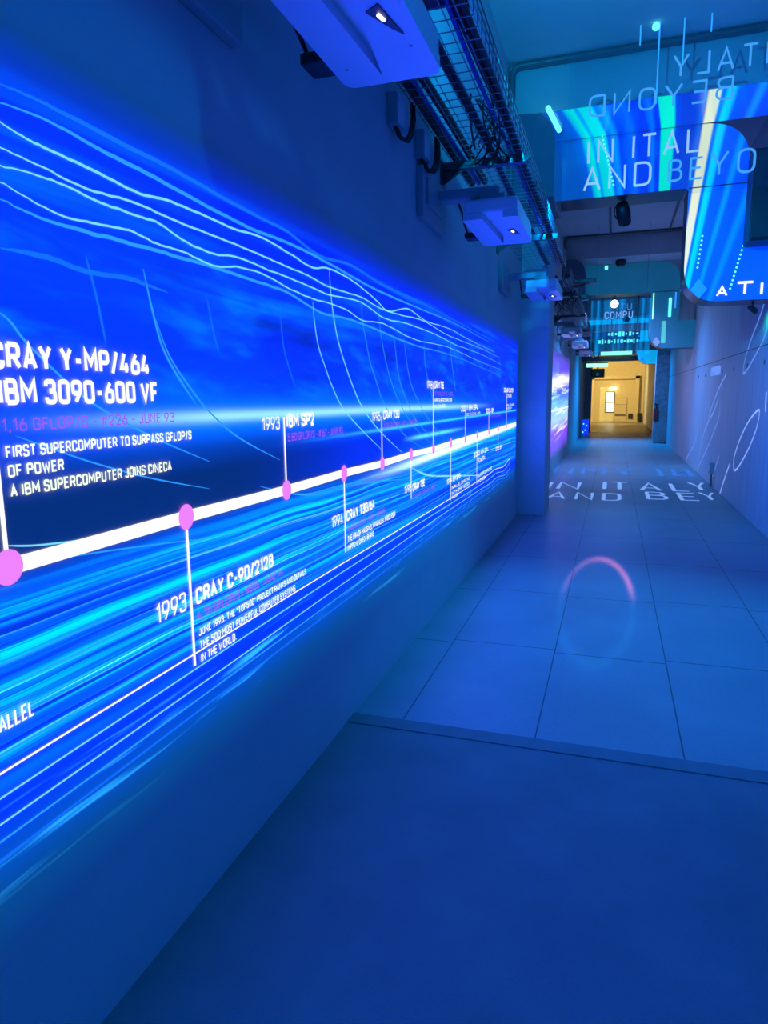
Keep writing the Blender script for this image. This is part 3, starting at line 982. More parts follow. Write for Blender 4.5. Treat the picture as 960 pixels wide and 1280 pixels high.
def make_projector(yf, label):
    """short throw projector hung under the tray; yf = the end away from the viewer"""
    x0, x1, zb = -.955, -.605, 2.70
    yn = yf - .79
    t = thing('projector', label, 'projector', (-.78, yf - .4, zb), 'short throw projectors along the left wall')
    MB().box((x0 + .006, yn, zb + .035), (x1 - .006, yf - .012, zb + .125), .02).build('body', WHITEP, t)
    # underside plate with the V-shaped recess that opens towards the near end
    out = rounded([(x0, yn), (x0 + .125, yn), (x0 + .15, yf - .05), (x0 + .255, yn), (x1, yn), (x1, yf), (x0, yf)], [.03, 0, 0, 0, .03, .05, .05], 6)
    MB().prism(out, (0, 0, .04), lambda a, b: (a, b, zb)).build('underside_cover', WHITEP, t)
    lx, ly = x1 - .085, yn + .34
    q = [(lx - .035, ly), (lx + .012, ly - .03), (lx + .036, ly + .15), (lx + .012, ly + .11)]
    lh = MB().prism(q, (0, 0, .004), lambda a, b: (a, b, zb - .004)).build('lens_window', BLACKP, t)
    MB().prism([(lx - .008, ly + .02), (lx + .002, ly + .012), (lx + .01, ly + .05), (lx + .0, ly + .055)], (0, 0, .003), lambda a, b: (a, b, zb - .0075)).build('lens', LEDW, lh)  # white glint in the lens window painted as a glowing chip
    mb = MB()
    for sx, sy in ((x0 + .05, yn + .12), (x0 + .05, yf - .14), (x1 - .05, yf - .22), (x0 + .17, yn + .1)):
        mb.tube([(sx, sy, zb - .001), (sx, sy, zb + .004)], .007, 10)
    mb.build('screw', GREYP, t)
    MB().box((x0 + .03, yf - .06, zb + .02), (x1 - .03, yf - .004, zb + .07), .008).build('connector_panel', BLACKP, t)
    wp = MB().box((XL, yn - .20, 2.70), (XL + .045, yn + .40, 3.0), .006).build('wall_plate', GREYP, t)
    MB().box((XL + .045, yn - .12, 2.79), (XL + .06, yn + .30, 2.95), .004).build('plate_cover', GREYP, wp)
    MB().box((XL + .04, yn + .12, 2.86), (-.74, yn + .22, 2.93), .015).build('arm', GREYP, t)
    MB().box((-.86, yn + .08, 2.82), (-.70, yn + .30, 2.87), .008).build('mount_head', GREYP, t)
    bx = MB().box((-1.075, yf - .15, 2.735), (-.965, yf - .03, 2.775), .008).build('power_supply', BLACKP, t)
    MB().tube([(-1.06, yf - .09, 2.77), (-1.075, yf - .14, 2.83), (-1.06, yf - .3, 2.87), (-1.04, yn + .22, 2.90)], .008).build('lead', RUBBER, bx, True)
    MB().box((-1.0, yf - .12, 2.77), (-.93, yf - .06, 2.80), .004).build('bracket', GREYP, bx)
    return t


PL = ['nearest white short throw projector cut off by the top edge of the photo', 'second white projector from the front, hung just below the cable tangle', 'third white projector, beside the top of the plaster pillar',
      'first small projector seen past the pillar', 'middle of the three small projectors beyond the pillar', 'farthest and lowest of the small projectors beyond the pillar']
for yf, l in zip((2.50, 5.27, 8.47, 13.85, 17.2, 20.7), PL):
    make_projector(yf, l)

# ================================================================== CABLE TRAYS AND THEIR CABLES
ZT = 3.22


def make_tray(y0, y1, label, xl=-1.14, xm=-.88, xr=-.64):
    t = thing('wire_mesh_cable_tray', label, 'cable tray', (-.9, y0, ZT))
    base = MB()
    n = int((y1 - y0) / .1)
    for k in range(n + 1):
        y = y0 + k * .1
        base.tube([(xl, y, ZT), (xr, y, ZT)], .0028, 5)
    for x in (xl, -1.07, -1.0, -.94, xm, -.82, -.76, -.70, xr):
        base.tube([(x, y0, ZT + .004), (x, y1, ZT + .004)], .0028, 5)
    base.build('base_mesh', ZINC, t)
    sd = MB()
    for k in range(n + 1):
        y = y0 + k * .1
        sd.tube([(xr, y, ZT), (xr, y, ZT + .13)], .0028, 5)
    for z in (.05, .09, .13):
        sd.tube([(xr, y0, ZT + z), (xr, y1, ZT + z)], .0035, 5)
    sd.build('side_mesh', ZINC, t)
    hk = MB()
    for k in range(n + 1):
        y = y0 + k * .1
        hk.tube([(xm, y, ZT), (xm, y, ZT + .05), (xm - .01, y, ZT + .065)], .0028, 5)
    hk.tube([(xm - .01, y0, ZT + .065), (xm - .01, y1, ZT + .065)], .003, 5)
    hk.build('divider_mesh', ZINC, t)
    return t


make_tray(1.2, 9.3, 'long wire mesh cable tray running above the near projectors')
make_tray(10.2, 22.0, 'wire mesh cable tray continuing behind the pillar')


def hose(name, x, z, y0, y1, r, M, label, ribs=False, sag=.006):
    pts = []
    n = int((y1 - y0) / (.03 if ribs else .12))
    for k in range(n + 1):
        y = y0 + (y1 - y0) * k / n
        pts.append((x + sag * math.sin(y * 2.3 + x * 40), y, z + sag * .5 * math.sin(y * 3.1 + x * 17)))
    rr = [r * (1 + (.12 if k % 2 else -.06)) for k in range(n + 1)] if ribs else r
    o = MB().tube(pts, rr, 10).build(name, M, None, True)
    return tag(o, label, 'cable')


for x, r, M, nm, l, rb in (
        (-1.115, .024, RUBBER, 'corrugated_conduit', 'ribbed black conduit lying in the tray closest to the wall', True),
        (-1.065, .014, BLUECAB, 'data_cable', 'blue cable lying between the two ribbed black conduits', False),
        (-1.015, .024, RUBBER, 'corrugated_conduit', 'ribbed black conduit lying on the room side of the blue cable', True),
        (-.865, .016, RUBBER, 'power_cable', 'black cable lying along the middle hooks of the tray', False),
        (-.845, .012, RUBBER, 'power_cable', 'thinner black cable beside the middle hooks of the tray', False),
        (-.735, .012, BLUECAB, 'data_cable', 'blue cable lying in the open side of the tray', False),
        (-.700, .017, RUBBER, 'power_cable', 'thick black cable along the outer edge of the tray', False),
        (-.672, .017, RUBBER, 'power_cable', 'outermost black cable against the raised tray side', False)):
    hose(nm, x, ZT + .008 + r, (1.2 if not rb else 3.2), 9.2 if x > -1 else 5.6, r, M, l, rb)
for x, r, M, l in ((-1.05, .03, RUBBER, 'bundled black cable in the far tray near the wall'), (-.86, .03, RUBBER, 'bundled black cable in the middle of the far tray'), (-.70, .03, RUBBER, 'bundled black cable at the outer side of the far tray')):
    hose('power_cable', x, ZT + .01 + r, 10.3, 21.8, r, M, l)

# tray brackets
for y, l in ((1.55, 'steel channel under the tray over the nearest projector'), (4.95, 'steel channel carrying the tray just above the second projector'), (7.35, 'bright edged steel channel carrying the tray above the third projector'), (11.6, 'steel channel under the far tray, first past the pillar'), (14.6, 'steel channel under the far tray above the small projectors'), (18.0, 'steel channel under the far tray, last in the row')):
    t = thing('tray_bracket', l, 'bracket', (XL, y, 3.15), 'tray brackets')
    MB().box((XL, y - .03, 3.15), (-.60, y + .03, 3.158)).box((XL, y - .03, 3.158), (-.60, y - .024, 3.20)).box((XL, y + .024, 3.158), (-.60, y + .03, 3.20)).build('channel', STEEL, t)
    MB().box((XL, y - .06, 3.05), (XL + .012, y + .06, 3.21), .003).build('wall_flange', STEEL, t)
    MB().prism([(XL + .012, 3.06), (XL + .012, 3.15), (XL + .16, 3.15)], (0, .01, 0), lambda a, b: (a, y - .005, b)).build('gusset', STEEL, t)

# wall junction boxes with looping leads
for y, l, s in ((3.78, 'grey junction box on the wall nearest the first projector', 2), (4.32, 'grey junction box on the wall above the second projector plate', 3)):
    t = thing('junction_box', l, 'junction box', (XL, y, 3.1), 'junction boxes under the tray')
    MB().box((XL, y - .07, 3.03), (XL + .055, y + .07, 3.19), .006).build('housing', GREYP, t)
    MB().box((XL + .055, y - .062, 3.04), (XL + .062, y + .062, 3.18), .003).build('cover', WHITEP, t)
    for k in range(s):
        yy = y - .04 + .04 * k
        MB().tube([(XL + .03, yy, 3.04), (XL + .05, yy + .02, 2.985), (XL + .08, yy + .06, 2.97 + .01 * k), (XL + .085, yy + .12, 3.03), (XL + .08, yy + .18, 3.13), (XL + .07, yy + .2, 3.212)], .010, 8).build('lead', RUBBER, t, True)

# device in the tray and the tangle of leads
t = thing('splice_box', 'black splice box with bright edges sitting in the near tray', 'box', (-.78, 3.0, ZT))
MB().box((-.855, 2.86, ZT + .012), (-.745, 3.12, ZT + .10), .006).build('housing', BLACKP, t)
MB().box((-.85, 3.121, ZT + .015), (-.75, 3.128, ZT + .022)).box((-.85, 3.121, ZT + .07), (-.75, 3.128, ZT + .076)).build('trim_edge', ZINC, t)
mb = MB()
for k in range(26):
    a = Vector((random.uniform(-.86, -.70), random.uniform(4.1, 4.8), ZT + random.uniform(.02, .07)))
    b2 = Vector((random.uniform(-1.0, -.68), random.uniform(4.5, 5.1), ZT + random.uniform(-.1, .08)))
    c = (a + b2) / 2 + Vector((random.uniform(-.14, .1), random.uniform(-.16, .16), random.uniform(-.14, .1)))
    pts = [a * (1 - q) ** 2 + c * 2 * q * (1 - q) + b2 * q * q for q in [i / 9 for i in range(10)]]
    mb.tube(pts, random.choice((.004, .005, .007)), 6)
tag(mb.build('cable_tangle', RUBBER, None, True), 'dense tangle of thin black leads spilling through the tray above the second projector', 'cables', kind='stuff')
mb = MB()
for k in range(40):
    a = Vector((random.uniform(-1.1, -.62), random.uniform(10.6, 13.2), ZT + random.uniform(-.05, .12)))
    b2 = a + Vector((random.uniform(-.3, .3), random.uniform(.2, 1.2), random.uniform(-.2, .1)))
    c = (a + b2) / 2 + Vector((random.uniform(-.1, .1), random.uniform(-.2, .2), random.uniform(-.2, .1)))
    mb.tube([a * (1 - q) ** 2 + c * 2 * q * (1 - q) + b2 * q * q for q in [i / 7 for i in range(8)]], .010, 6)
tag(mb.build('cable_tangle', RUBBER, None, True), 'dark tangle of leads hanging from the far tray past the pillar', 'cables', kind='stuff')

# conduits on the ceiling
for y, l in ((7.98, 'twin grey conduit along the ceiling, bending down beside the nearest beam'), (16.43, 'twin grey conduit along the ceiling at the second beam')):
    t = thing('ceiling_conduit', l, 'pipe', (0, y, ZC - .04))
    for dz in (0, .055):
        pts = [(XR, y - dz, ZC - .035)]
        pts += [(XL + .12 + .0, y - dz, ZC - .035), (XL + .07, y - dz, ZC - .05), (XL + .045, y - dz, ZC - .09), (XL + .04, y - dz, ZC - .14), (XL + .04, y - dz, 3.4)]
        MB().tube(pts, .026, 10).build('pipe', PIPE, t, True)
for px, l in ((763, 'thin conduit dropping along the ceiling left of the hanging lamp'), (845, 'thin conduit along the ceiling right of the hanging lamp')):
    p, q = on_z(px, 263, ZC - .02), on_z(px - (2 if px < 800 else 3), 298, ZC - .02)
    tag(MB().tube([(p.x, 10.5, ZC - .02), (p.x, 16.3, ZC - .02)], .02, 8).build('ceiling_pipe', PIPE, None, True), l, 'pipe')

# ================================================================== HANGING MEANDER SIGNS (box section bands under the beams)


def lift(y):
    return lambda a, b: (a, y, b)


def make_meander(y0, dep, front_mat, label, elbow=True):
    t = thing('hanging_meander_band', label, 'hanging band', (.2, y0, 2.6), 'meandering bands hung under the beams')
    out = [(XL, 3.93), (.72, 3.93), (.72, 2.66), (XR, 2.66), (XR, 3.27), (1.34, 3.27), (1.34, 4.6), (XL, 4.6)]
    rad = [0, .04, .42, 0, 0, .02, .52, 0]
    poly = rounded(out, rad, 12)
    MB().prism(poly, (0, dep, 0), lift(y0)).build('band_body', RIM, t)
    fr = MB()
    fr.bm.faces.new([fr.bm.verts.new((a, y0 - .004, b)) for a, b in poly])
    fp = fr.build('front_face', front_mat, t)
    if elbow:
        e = rounded([(XL, 3.72), (-.70, 3.72), (-.70, 4.58), (XL, 4.58)], [0, 0, .34, 0], 12)
        MB().prism(e, (0, 1.0, 0), lift(y0 - 1.04)).build('elbow', GLOSS, t)
    # edge seams and clips
    MB().box((.72, y0 - .009, 3.925), (1.345, y0 - .004, 3.935)).build('seam', RIM, t)
    MB().box((1.325, y0 - .02, 3.91), (1.365, y0 + .01, 3.95), .004).build('clip', WHITEP, t)
    cl = MB().prism([(.80, 2.80), (.90, 2.70), (.98, 2.80), (.88, 2.92)], (0, .03, 0), lift(y0 - .035))
    cl.build('corner_clip', mat('pale_clip', (.7, .68, .8), .4), t)
    return t


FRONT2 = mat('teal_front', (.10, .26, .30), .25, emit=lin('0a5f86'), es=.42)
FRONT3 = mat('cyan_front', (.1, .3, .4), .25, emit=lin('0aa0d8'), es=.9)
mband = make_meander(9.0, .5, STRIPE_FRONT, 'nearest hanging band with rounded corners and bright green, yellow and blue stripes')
m2 = make_meander(17.4, .5, FRONT2, 'second hanging band, flat teal with a pale lower corner', True)
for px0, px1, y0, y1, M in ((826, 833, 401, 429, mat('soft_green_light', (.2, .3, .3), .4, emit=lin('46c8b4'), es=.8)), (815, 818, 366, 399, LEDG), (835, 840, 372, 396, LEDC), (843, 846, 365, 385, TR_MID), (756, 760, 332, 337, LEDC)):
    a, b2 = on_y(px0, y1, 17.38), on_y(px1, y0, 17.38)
    MB().box((a.x, 17.375, a.z), (b2.x, 17.39, b2.z), .004).build('light_patch', M, m2)  # projected light and reflections on the band drawn as small glowing slabs
m3 = make_meander(25.8, .5, FRONT3, 'farthest hanging band, glowing cyan above the yellow hall', False)
# lettering and dotted lights on the near band
YB = 9.0 - .012
fp = [c for c in mband.children if c.name.startswith('front_face')][0]
for s, a, b2, c, d2_ in (('A', 896, 358, 370, 911), ('T', 921, 352, 368, 945), ('I', 951, 352, 368, 954)):
    p, q, r_ = on_y(a, c + 1, YB), on_y(a, b2, YB), on_y(d2_, b2, YB)
    text('letter', WHITE_L, mband, s, (p.x, YB, max(p.z, 2.67)), (1, 0, 0), (0, 0, 1), q.z - max(p.z, 2.67), max(.05, r_.x - p.x), .18)
for pts in (((753, 170), (768, 236)), ((944, 258), (911, 366)), ((878, 295), (871, 340))):
    a, b2 = on_y(*pts[0], YB), on_y(*pts[1], YB)
    n = int((b2 - a).length / .045)
    for k in range(n):
        MB().disc(a + (b2 - a) * k / n, .012, (1, 0, 0), (0, 0, 1), 8).build('light_dot', LEDC, mband)
# projected light on the beam underside, put into a thin glowing slab
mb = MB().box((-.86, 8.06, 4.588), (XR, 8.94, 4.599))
tag(mb.build('soffit_light_stripes', STRIPE_SOFFIT), 'projected green and blue light stripes glowing under the nearest beam', 'panel')
t = thing('light_tube', 'slanting cyan light tube at the left end of the striped underside', 'light', (-.74, 8.2, 4.57))
p, q = on_z(685, 135, 4.565), on_z(699, 163, 4.565)
MB().tube([p, q], .028, 10).build('tube', LEDC, t, True)
MB().tube([q, q + (q - p).normalized() * .05], .03, 10).build('end_cap', BLUECAB, t, True)

# dark cabinet on the right wall in front of the band
t = thing('loudspeaker', 'tall dark box on the right wall in front of the nearest hanging band', 'loudspeaker', (1.5, 8.7, 3.2))
MB().box((1.31, 8.55, 3.22), (XR, 8.92, 4.15), .015).build('cabinet', BLACKP, t)
MB().box((1.33, 8.535, 3.25), (1.69, 8.552, 4.12), .005).build('grille', mat('dark_grille', (.03, .035, .04), .6), t)
MB().tube([(1.6, 8.6, 3.22), (1.62, 8.58, 3.16), (1.66, 8.6, 3.12), (1.7, 8.62, 3.14)], .008).build('lead', RUBBER, t)

# black hanging spotlight under the band
t = thing('hanging_spotlight', 'black hanging spotlight with a looped lead below the nearest band', 'spotlight', (.02, 9.3, 3.92))
MB().tube([(.02, 9.3, 3.93), (.02, 9.3, 3.86)], .02).build('stem', BLACKP, t)
MB().tube([(.0, 9.22, 3.88), (.02, 9.30, 3.80), (.045, 9.38, 3.70)], [.07, .085, .075], 18).build('can', BLACKP, t, True)
MB().tube([(-.03, 9.28, 3.9), (-.08, 9.27, 3.86), (-.085, 9.27, 3.78), (-.05, 9.28, 3.73), (-.0, 9.3, 3.74)], .008).build('lead', RUBBER, t, True)
MB().disc((.052, 9.40, 3.685), .06, (1, 0, .2), (0, .8, .6), 18).build('lens', GREYP, t)

# ================================================================== HANGING CLEAR SHEETS WITH PROJECTED WORDS


def word(name, M, parent, s, x0, x1, z0, z1, y, sw=.10, r=.3, mirror=False):
    if mirror:
        return text(name, M, parent, s, (x1, y, z0), (-1, 0, 0), (0, 0, 1), z1 - z0, x1 - x0, sw, gap=.3, space=.5, r=r, each='letter')
    return text(name, M, parent, s, (x0, y, z0), (1, 0, 0), (0, 0, 1), z1 - z0, x1 - x0, sw, gap=.3, space=.5, r=r, each='letter')


YP = 7.6
t = thing('hanging_clear_sheet', 'clear hanging sheet with glowing words about Italy in front of the striped band', 'clear sheet', (.4, YP, 3.5))
MB().box((-.55, YP, 3.52), (XR - .02, YP + .006, 4.98)).build('sheet', PANE, t)


def pw(s, l, bot, top, r, M, mirror=False, nm='letter'):
    a, b2, c = on_y(l, bot, YP - .004), on_y(l, top, YP - .004), on_y(r, top, YP - .004)
    word(nm, M, t, s, a.x, c.x, a.z, b2.z, YP - .004, mirror=mirror)


pw('IN', 735, 206, 176, 768, LETTER)
pw('ITAL', 791, 199, 169, 876, LETTER)
pw('AND', 730, 240, 210, 815, LETTER)
pw('BE', 835, 228, 200, 880, LETTER2)
pw('YO', 888, 221, 190, 946, LETTER2)
pw('BEYOND', 735, 148, 120, 915, LETTER2, True)
pw('ITALY', 840, 98, 69, 960, LETTER2, True)
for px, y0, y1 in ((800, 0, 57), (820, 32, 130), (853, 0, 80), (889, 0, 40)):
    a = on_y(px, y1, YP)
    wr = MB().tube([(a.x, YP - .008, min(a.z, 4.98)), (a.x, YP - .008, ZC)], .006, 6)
    wr.build('suspension_wire', mat('glowing_wire', (.3, .5, .7), .3, emit=lin('2a90e0'), es=1.0), t)  # wires given a glow to stand for streaks of light

a = on_y(820, 34, YP)
MB().tube([(a.x, YP - .01, a.z + .036 * math.sin(q)) for q in (-1.4, -.9, -.45, 0, .45, .9, 1.4)], [.036 * math.cos(q) for q in (-1.4, -.9, -.45, 0, .45, .9, 1.4)], 16).build('bead_lamp', LEDC, t, True)
YQ = 15.6
t = thing('hanging_clear_sheet', 'distant clear hanging sheet streaked with blue light and the letters COMPU', 'clear sheet', (.2, YQ, 3.0))
a, b2 = on_y(737, 445, YQ), on_y(815, 372, YQ)
MB().box((a.x, YQ, a.z), (b2.x, YQ + .006, b2.z)).build('sheet', PANE2, t)
for xx in (a.x + .1, b2.x - .1):
    MB().tube([(xx, YQ + .003, b2.z - .01), (xx, YQ + .003, ZC)], .004, 6).build('suspension_wire', ZINC, t)
p, q, r_ = on_y(756, 399, YQ), on_y(756, 390, YQ), on_y(791, 390, YQ)
word('letter', LETTER, t, 'COMPU', p.x, r_.x, p.z, q.z, YQ - .004, .1)
p, q, r_ = on_y(767, 388, YQ), on_y(767, 380, YQ), on_y(790, 380, YQ)
word('letter', LETTER2, t, 'NTU', p.x, r_.x, p.z, q.z, YQ - .004, .1)
p = on_y(768, 380, 17.65)
t = thing('stage_spotlight', 'dazzling white spotlight behind the distant clear sheet', 'spotlight', (p.x, 17.65, p.z))
MB().tube([(p.x, 17.65, p.z), (p.x, 17.69, p.z), (p.x, 17.88, p.z + .02)], [.10, .11, .08], 20).build('can', BLACKP, t, True)
MB().disc((p.x, 17.645, p.z), .095, (1, 0, 0), (0, 0, 1), 24).build('lens', LEDW, t)
MB().tube([(p.x, 17.75, p.z + .08), (p.x, 17.75, 3.93)], .014).build('hanger', BLACKP, t)

# distant lights and dark truss members high over the far corridor
for px0, px1, py, y, M, l in ((760, 800, 418, 20.0, LEDC, 'cyan dotted light strip across the far corridor'), (728, 800, 419, 20.4, BLUECAB, 'blue bar lamp across the far corridor'),
                              (748, 800, 427.5, 22.0, LEDC, 'lower cyan dotted light strip over the far corridor'), (751, 790, 442, 26.5, LEDG, 'pale light strip close over the yellow hall'),
                              (733, 760, 457, 28.0, LEDG, 'greenish white tube light left of the farthest band')):
    a, b2 = on_y(px0, py, y), on_y(px1, py, y)
    t = thing('light_strip', l, 'light', tuple(a), 'distant light strips')
    MB().box((a.x, y, a.z + .03), (b2.x, y + .1, a.z + .12), .01).build('housing', STEEL, t)
    for xx in (a.x + .08, b2.x - .08):
        MB().tube([(xx, y + .05, a.z + .1), (xx, y + .05, ZC)], .012, 6).build('hanger', STEEL, t)
    if M is LEDC:
        mb = MB()
        n = int((b2.x - a.x) / .09)
        for k in range(n):
            x = a.x + k * .09
            hh = random.uniform(.02, .07)
            mb.box((x, y - .02, a.z - hh), (x + random.uniform(.03, .07), y, a.z + hh))
        mb.build('lamps', M, t)
    else:
        MB().box((a.x, y - .02, a.z - .07), (b2.x, y, a.z + .07), .01).build('lamps', M, t)
for px0, px1, py, h, y, l in ((730, 815, 411, 7, 19.2, 'dark steel truss bar under the second band'), (745, 812, 434, 9, 23.0, 'broad dark duct across the far corridor'),
                              (712, 745, 352, 4, 12.6, 'dark steel arm reaching from the far tray, upper'), (705, 735, 372, 5, 13.2, 'dark steel arm reaching from the far tray, lower'),
                              (742, 776, 449, 5, 27.2, 'brown grey beam over the hall entrance')):
    a, b2 = on_y(px0, py, y), on_y(px1, py, y)
    hh = h / 850 * y * .55
    wide = px0 > 720
    o = MB().box((XL, y, a.z - hh), (XR if wide else b2.x, y + .25, a.z + hh), .01).build('overhead_bar', STEEL)
    tag(o, l, 'bar')
t = thing('ceiling_projector', 'black projector hung over the left side of the hall entrance', 'projector', tuple(on_y(747, 468, 29)))
p = on_y(747, 468, 29)
MB().box((p.x - .26, 28.9, p.z - .12), (p.x + .26, 29.4, p.z + .22), .03).build('body', BLACKP, t)
MB().tube([(p.x, 28.9, p.z), (p.x, 28.82, p.z)], .07, 16).build('lens', GREYP, t)
MB().tube([(p.x, 29.1, p.z + .2), (p.x, 29.1, ZC)], .03).build('hanger', BLACKP, t)
t = thing('glowing_blue_box', 'small glowing blue box on the floor at the left of the hall opening', 'lamp', (-1.06, 29.5, 0))  # blue-lit patch at the wall foot built as a self-lit box
MB().box((-1.19, 29.3, 0), (-.93, 29.7, .62), .03).build('body', mat('blue_glow', (.05, .1, .5), .4, emit=lin('0a3cff'), es=.9), t)
mb = MB()
for x, z in ((-1.12, .45), (-1.0, .38), (-1.05, .2), (-1.14, .12)):
    mb.disc((x, 29.29, z), .03, (1, 0, 0), (0, 0, 1), 10)
mb.build('spots', LEDC, t)

# ================================================================== WORDS CAST ON THE FLOOR AND THE RIGHT WALL
fw = thing('floor_words', 'pale projected words about Italy lying across the tiled floor', 'projected words', (.3, 12.5, .003))


def fword(s, l, top, bot, r, M, mirror=False):
    a, b2 = on_z(l, bot, .004), on_z(l, top, .004)
    c = on_z(r, bot, .004)
    if mirror:
        o, ux = Vector((c.x, a.y, .004)), (-1, 0, 0)
    else:
        o, ux = Vector((a.x, a.y, .004)), (1, 0, 0)
    text('letter', M, fw, s, o, ux, (0, 1, 0), b2.y - a.y, c.x - a.x, .085, gap=.35, space=.5, r=.26, each='letter')


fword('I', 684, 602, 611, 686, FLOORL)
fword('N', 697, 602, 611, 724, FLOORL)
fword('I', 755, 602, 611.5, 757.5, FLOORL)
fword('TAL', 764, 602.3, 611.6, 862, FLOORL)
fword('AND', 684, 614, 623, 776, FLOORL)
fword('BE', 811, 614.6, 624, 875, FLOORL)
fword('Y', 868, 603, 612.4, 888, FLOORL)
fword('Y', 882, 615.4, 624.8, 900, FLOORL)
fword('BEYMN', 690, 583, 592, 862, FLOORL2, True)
ww = thing('wall_words', 'stretched pale letters cast on the right wall', 'projected letters', (XR, 10, .8))


def wloop(pts, w, M, closed=True, nm='letter'):
    q = [on_x(a, b2, XR - .003) for a, b2 in pts]
    n = len(q)
    out = []
    rng = n if closed else n - 1
    for i in range(rng):
        a, b2, c, d_ = q[(i - 1) % n if closed else max(i - 1, 0)], q[i], q[(i + 1) % n], q[(i + 2) % n if closed else min(i + 2, n - 1)]
        for k in range(5):
            f = k / 5
            out.append(.5 * (2 * b2 + (c - a) * f + (2 * a - 5 * b2 + 4 * c - d_) * f * f + (3 * b2 - a - 3 * c + d_) * f ** 3))
    if not closed:
        out.append(q[-1])
    MB().stroke(out, w, (-1, 0, 0), closed).build(nm, M, ww)


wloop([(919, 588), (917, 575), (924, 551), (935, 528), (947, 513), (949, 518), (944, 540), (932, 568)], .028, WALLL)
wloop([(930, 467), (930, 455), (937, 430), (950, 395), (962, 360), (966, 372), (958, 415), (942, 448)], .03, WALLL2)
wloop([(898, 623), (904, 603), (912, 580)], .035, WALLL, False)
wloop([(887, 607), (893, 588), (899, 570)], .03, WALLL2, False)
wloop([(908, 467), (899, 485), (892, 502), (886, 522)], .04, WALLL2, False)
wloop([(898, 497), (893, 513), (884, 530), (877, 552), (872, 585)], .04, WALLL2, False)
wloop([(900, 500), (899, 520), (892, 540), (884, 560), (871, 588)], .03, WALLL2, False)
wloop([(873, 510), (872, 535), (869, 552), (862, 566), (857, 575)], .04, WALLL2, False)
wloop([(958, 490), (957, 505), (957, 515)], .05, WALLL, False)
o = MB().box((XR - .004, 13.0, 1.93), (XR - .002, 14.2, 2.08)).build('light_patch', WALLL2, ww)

# ================================================================== LAMPS
t = thing('added_ceiling_spot', 'added blue spotlight can on the ceiling above the tiled floor', 'spotlight', (.35, 5.4, ZC))  # unseen lamp added to brighten the tiles
MB().tube([(.35, 5.4, ZC), (.35, 5.4, ZC - .12)], .02).build('stem', BLACKP, t)
MB().tube([(.35, 5.4, ZC - .1), (.35, 5.4, ZC - .14), (.35, 5.4, ZC - .34)], [.06, .1, .11], 20).build('can', BLACKP, t, True)
spot('floor_wash', (.35, 5.4, 4.72), (.05, 4.7, 0), 720, (.0, .33, 1), 62, 1.0, .1, t)
t = thing('added_ceiling_spot', 'added blue spotlight can on the ceiling over the dark foreground floor', 'spotlight', (.6, .6, ZC))  # no visible source; added to lift the foreground floor and walls
MB().tube([(.6, .6, ZC), (.6, .6, ZC - .12)], .02).build('stem', BLACKP, t)
MB().tube([(.6, .6, ZC - .1), (.6, .6, ZC - .14), (.6, .6, ZC - .34)], [.06, .1, .11], 20).build('can', BLACKP, t, True)
spot('front_wash', (.6, .6, 4.72), (.3, 1.8, 0), 330, (.0, .27, 1), 95, 1.0, .1, t)
t = thing('added_uplight', 'added cyan lamp lying in the near tray, washing the ceiling', 'lamp', (-.78, 3.4, ZT))  # added to throw cyan light onto ceiling and beam
MB().tube([(-.70, 3.35, ZT), (-.70, 3.35, ZT + .22)], .012).build('stem', BLACKP, t)
MB().tube([(-.70, 3.28, ZT + .20), (-.70, 3.36, ZT + .23), (-.70, 3.45, ZT + .27)], [.03, .04, .045], 16).build('can', BLACKP, t, True)
spot('ceiling_wash', (-.70, 3.50, ZT + .30), (.5, 8.5, 4.9), 420, (.0, .44, 1), 95, 1.0, .03, t)
t = thing('added_uplight', 'added violet lamp standing in the far tray, washing the wall opposite', 'lamp', (-.78, 15.5, ZT))  # added; stands for violet light from the far projection
MB().tube([(-.79, 15.5, ZT), (-.79, 15.5, ZT + .22)], .012).build('stem', BLACKP, t)
MB().tube([(-.84, 15.46, ZT + .25), (-.80, 15.49, ZT + .26), (-.74, 15.53, ZT + .25)], [.03, .04, .045], 16).build('can', BLACKP, t, True)
spot('wall_wash', (-.69, 15.57, ZT + .245), (XR, 20.5, 1.3), 420, (.22, .30, 1), 60, 1.0, .05, t)
t = thing('added_uplight', 'added blue lamp standing in the near tray, washing the wall opposite', 'lamp', (-.78, 6.6, ZT))  # extra lamp put in for blue light on the right wall
MB().tube([(-.79, 6.60, ZT), (-.79, 6.60, ZT + .22)], .012).build('stem', BLACKP, t)
MB().tube([(-.84, 6.56, ZT + .25), (-.80, 6.59, ZT + .26), (-.74, 6.63, ZT + .25)], [.03, .04, .045], 16).build('can', BLACKP, t, True)
spot('wall_wash', (-.69, 6.66, ZT + .245), (XR, 9.8, 1.2), 380, (.0, .30, 1), 100, 1.0, .03, t)

p = on_y(776, 327, 16.9)
t = thing('added_ceiling_spot', 'small dark dome under the second ceiling beam with an added blue light', 'spotlight', (p.x, 16.9, 4.6))  # dome is part of the corridor; its blue floor light is added
MB().tube([(p.x, 16.9, 4.6), (p.x, 16.9, 4.57), (p.x, 16.9, 4.50)], [.10, .12, .11], 20).build('can', BLACKP, t, True)
MB().tube([(p.x, 16.9, 4.5), (p.x, 16.9, 4.46)], [.09, .085], 20).build('snoot', STEEL, t, True)
spot('floor_wash', (p.x, 16.9, 4.44), (.3, 15.0, 0), 1100, (.03, .28, 1), 100, 1.0, .05, t)

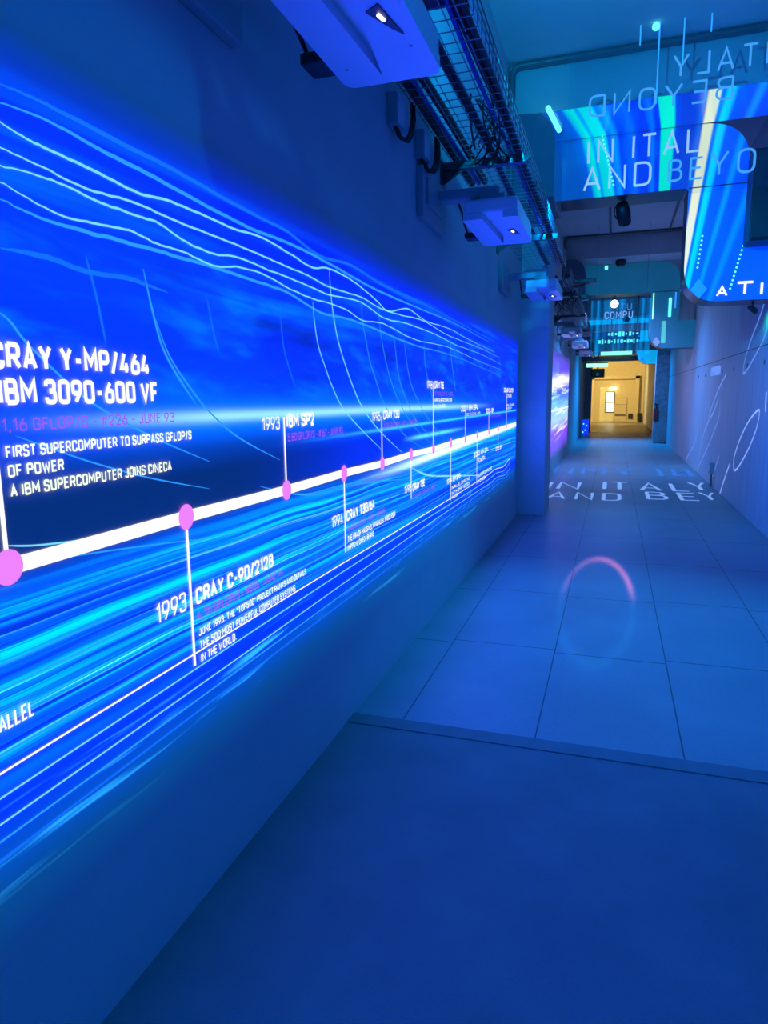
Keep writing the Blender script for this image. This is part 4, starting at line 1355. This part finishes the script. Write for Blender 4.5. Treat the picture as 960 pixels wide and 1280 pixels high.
t = thing('wall_spotlight', 'small green spotlight under the lower arm of the striped band', 'spotlight', (1.5, 9.2, 2.66))
MB().tube([(1.50, 9.2, 2.66), (1.50, 9.2, 2.60)], .012).build('stem', BLACKP, t)
MB().tube([(1.46, 9.18, 2.60), (1.50, 9.21, 2.58), (1.55, 9.25, 2.55)], [.02, .03, .032], 14).build('can', BLACKP, t, True)
spot('green_glow', (1.56, 9.26, 2.545), (XR, 9.45, 2.42), 5, (0, 1, .3), 70, 1.0, .02, t)

t = thing('added_ceiling_spot', 'added dark spotlight can under the third beam, over the dim end of the floor', 'spotlight', (.3, 25.2, 4.2))  # can and light added to brighten the far floor
MB().tube([(.3, 25.2, 4.2), (.3, 25.2, 4.17), (.3, 25.2, 4.08)], [.10, .12, .11], 20).build('can', BLACKP, t, True)
MB().tube([(.3, 25.2, 4.08), (.3, 25.2, 4.04)], [.09, .085], 20).build('snoot', STEEL, t, True)
spot('floor_wash', (.3, 25.2, 4.02), (.3, 24.0, 0), 1500, (.0, .28, 1), 110, 1.0, .05, t)

# added unseen lamp whose ring mask imitates the pink light arc on the tiles
t = thing('added_gobo_spot', 'added ceiling spotlight whose ring mask draws the arc on the tiled floor', 'spotlight', (-.06, 5.5, ZC))
MB().tube([(-.06, 5.5, ZC), (-.06, 5.5, ZC - .3)], [.05, .09], 20).build('can', BLACKP, t, True)
g = spot('arc_light', (-.06, 5.5, 4.7), (-.06, 5.5, 0), 1500, (1, 1, 1), 60, .1, .004, t)
g.rotation_euler = (0, 0, 0)
L = g.data
L.use_nodes = True
n = NT(L.node_tree)
em = L.node_tree.nodes['Emission']
tc = n.n('ShaderNodeTexCoord')
sp = n.n('ShaderNodeSeparateXYZ')
n.t.links.new(tc.outputs['Normal'], sp.inputs[0])
gx = n.m('MULTIPLY', n.m('DIVIDE', sp.outputs[0], sp.outputs[2]), 4.7)
gy = n.m('MULTIPLY', n.m('DIVIDE', sp.outputs[1], sp.outputs[2]), 4.7)
sgn = n.sm(n.m('MULTIPLY', gx, -1.0), -.25, .15)
gx = n.m('ABSOLUTE', gx)
ry = n.m('MULTIPLY', gy, -1.0)
el = n.m('SQRT', n.m('ADD', n.m('POWER', n.m('DIVIDE', gx, .27), 2.0), n.m('POWER', n.m('ABSOLUTE', n.m('DIVIDE', ry, 1.40)), 2.0)))
ring = n.gauss(n.m('SUBTRACT', el, 1.0), .06)
col = n.add(n.scale((.95, .20, .30), n.m('MULTIPLY', n.sm(ry, -.15, .6), n.m('ADD', .25, n.m('MULTIPLY', sgn, .75)))), (0.0, .06, .14))
n.put(em.inputs[0], n.scale(col, ring))
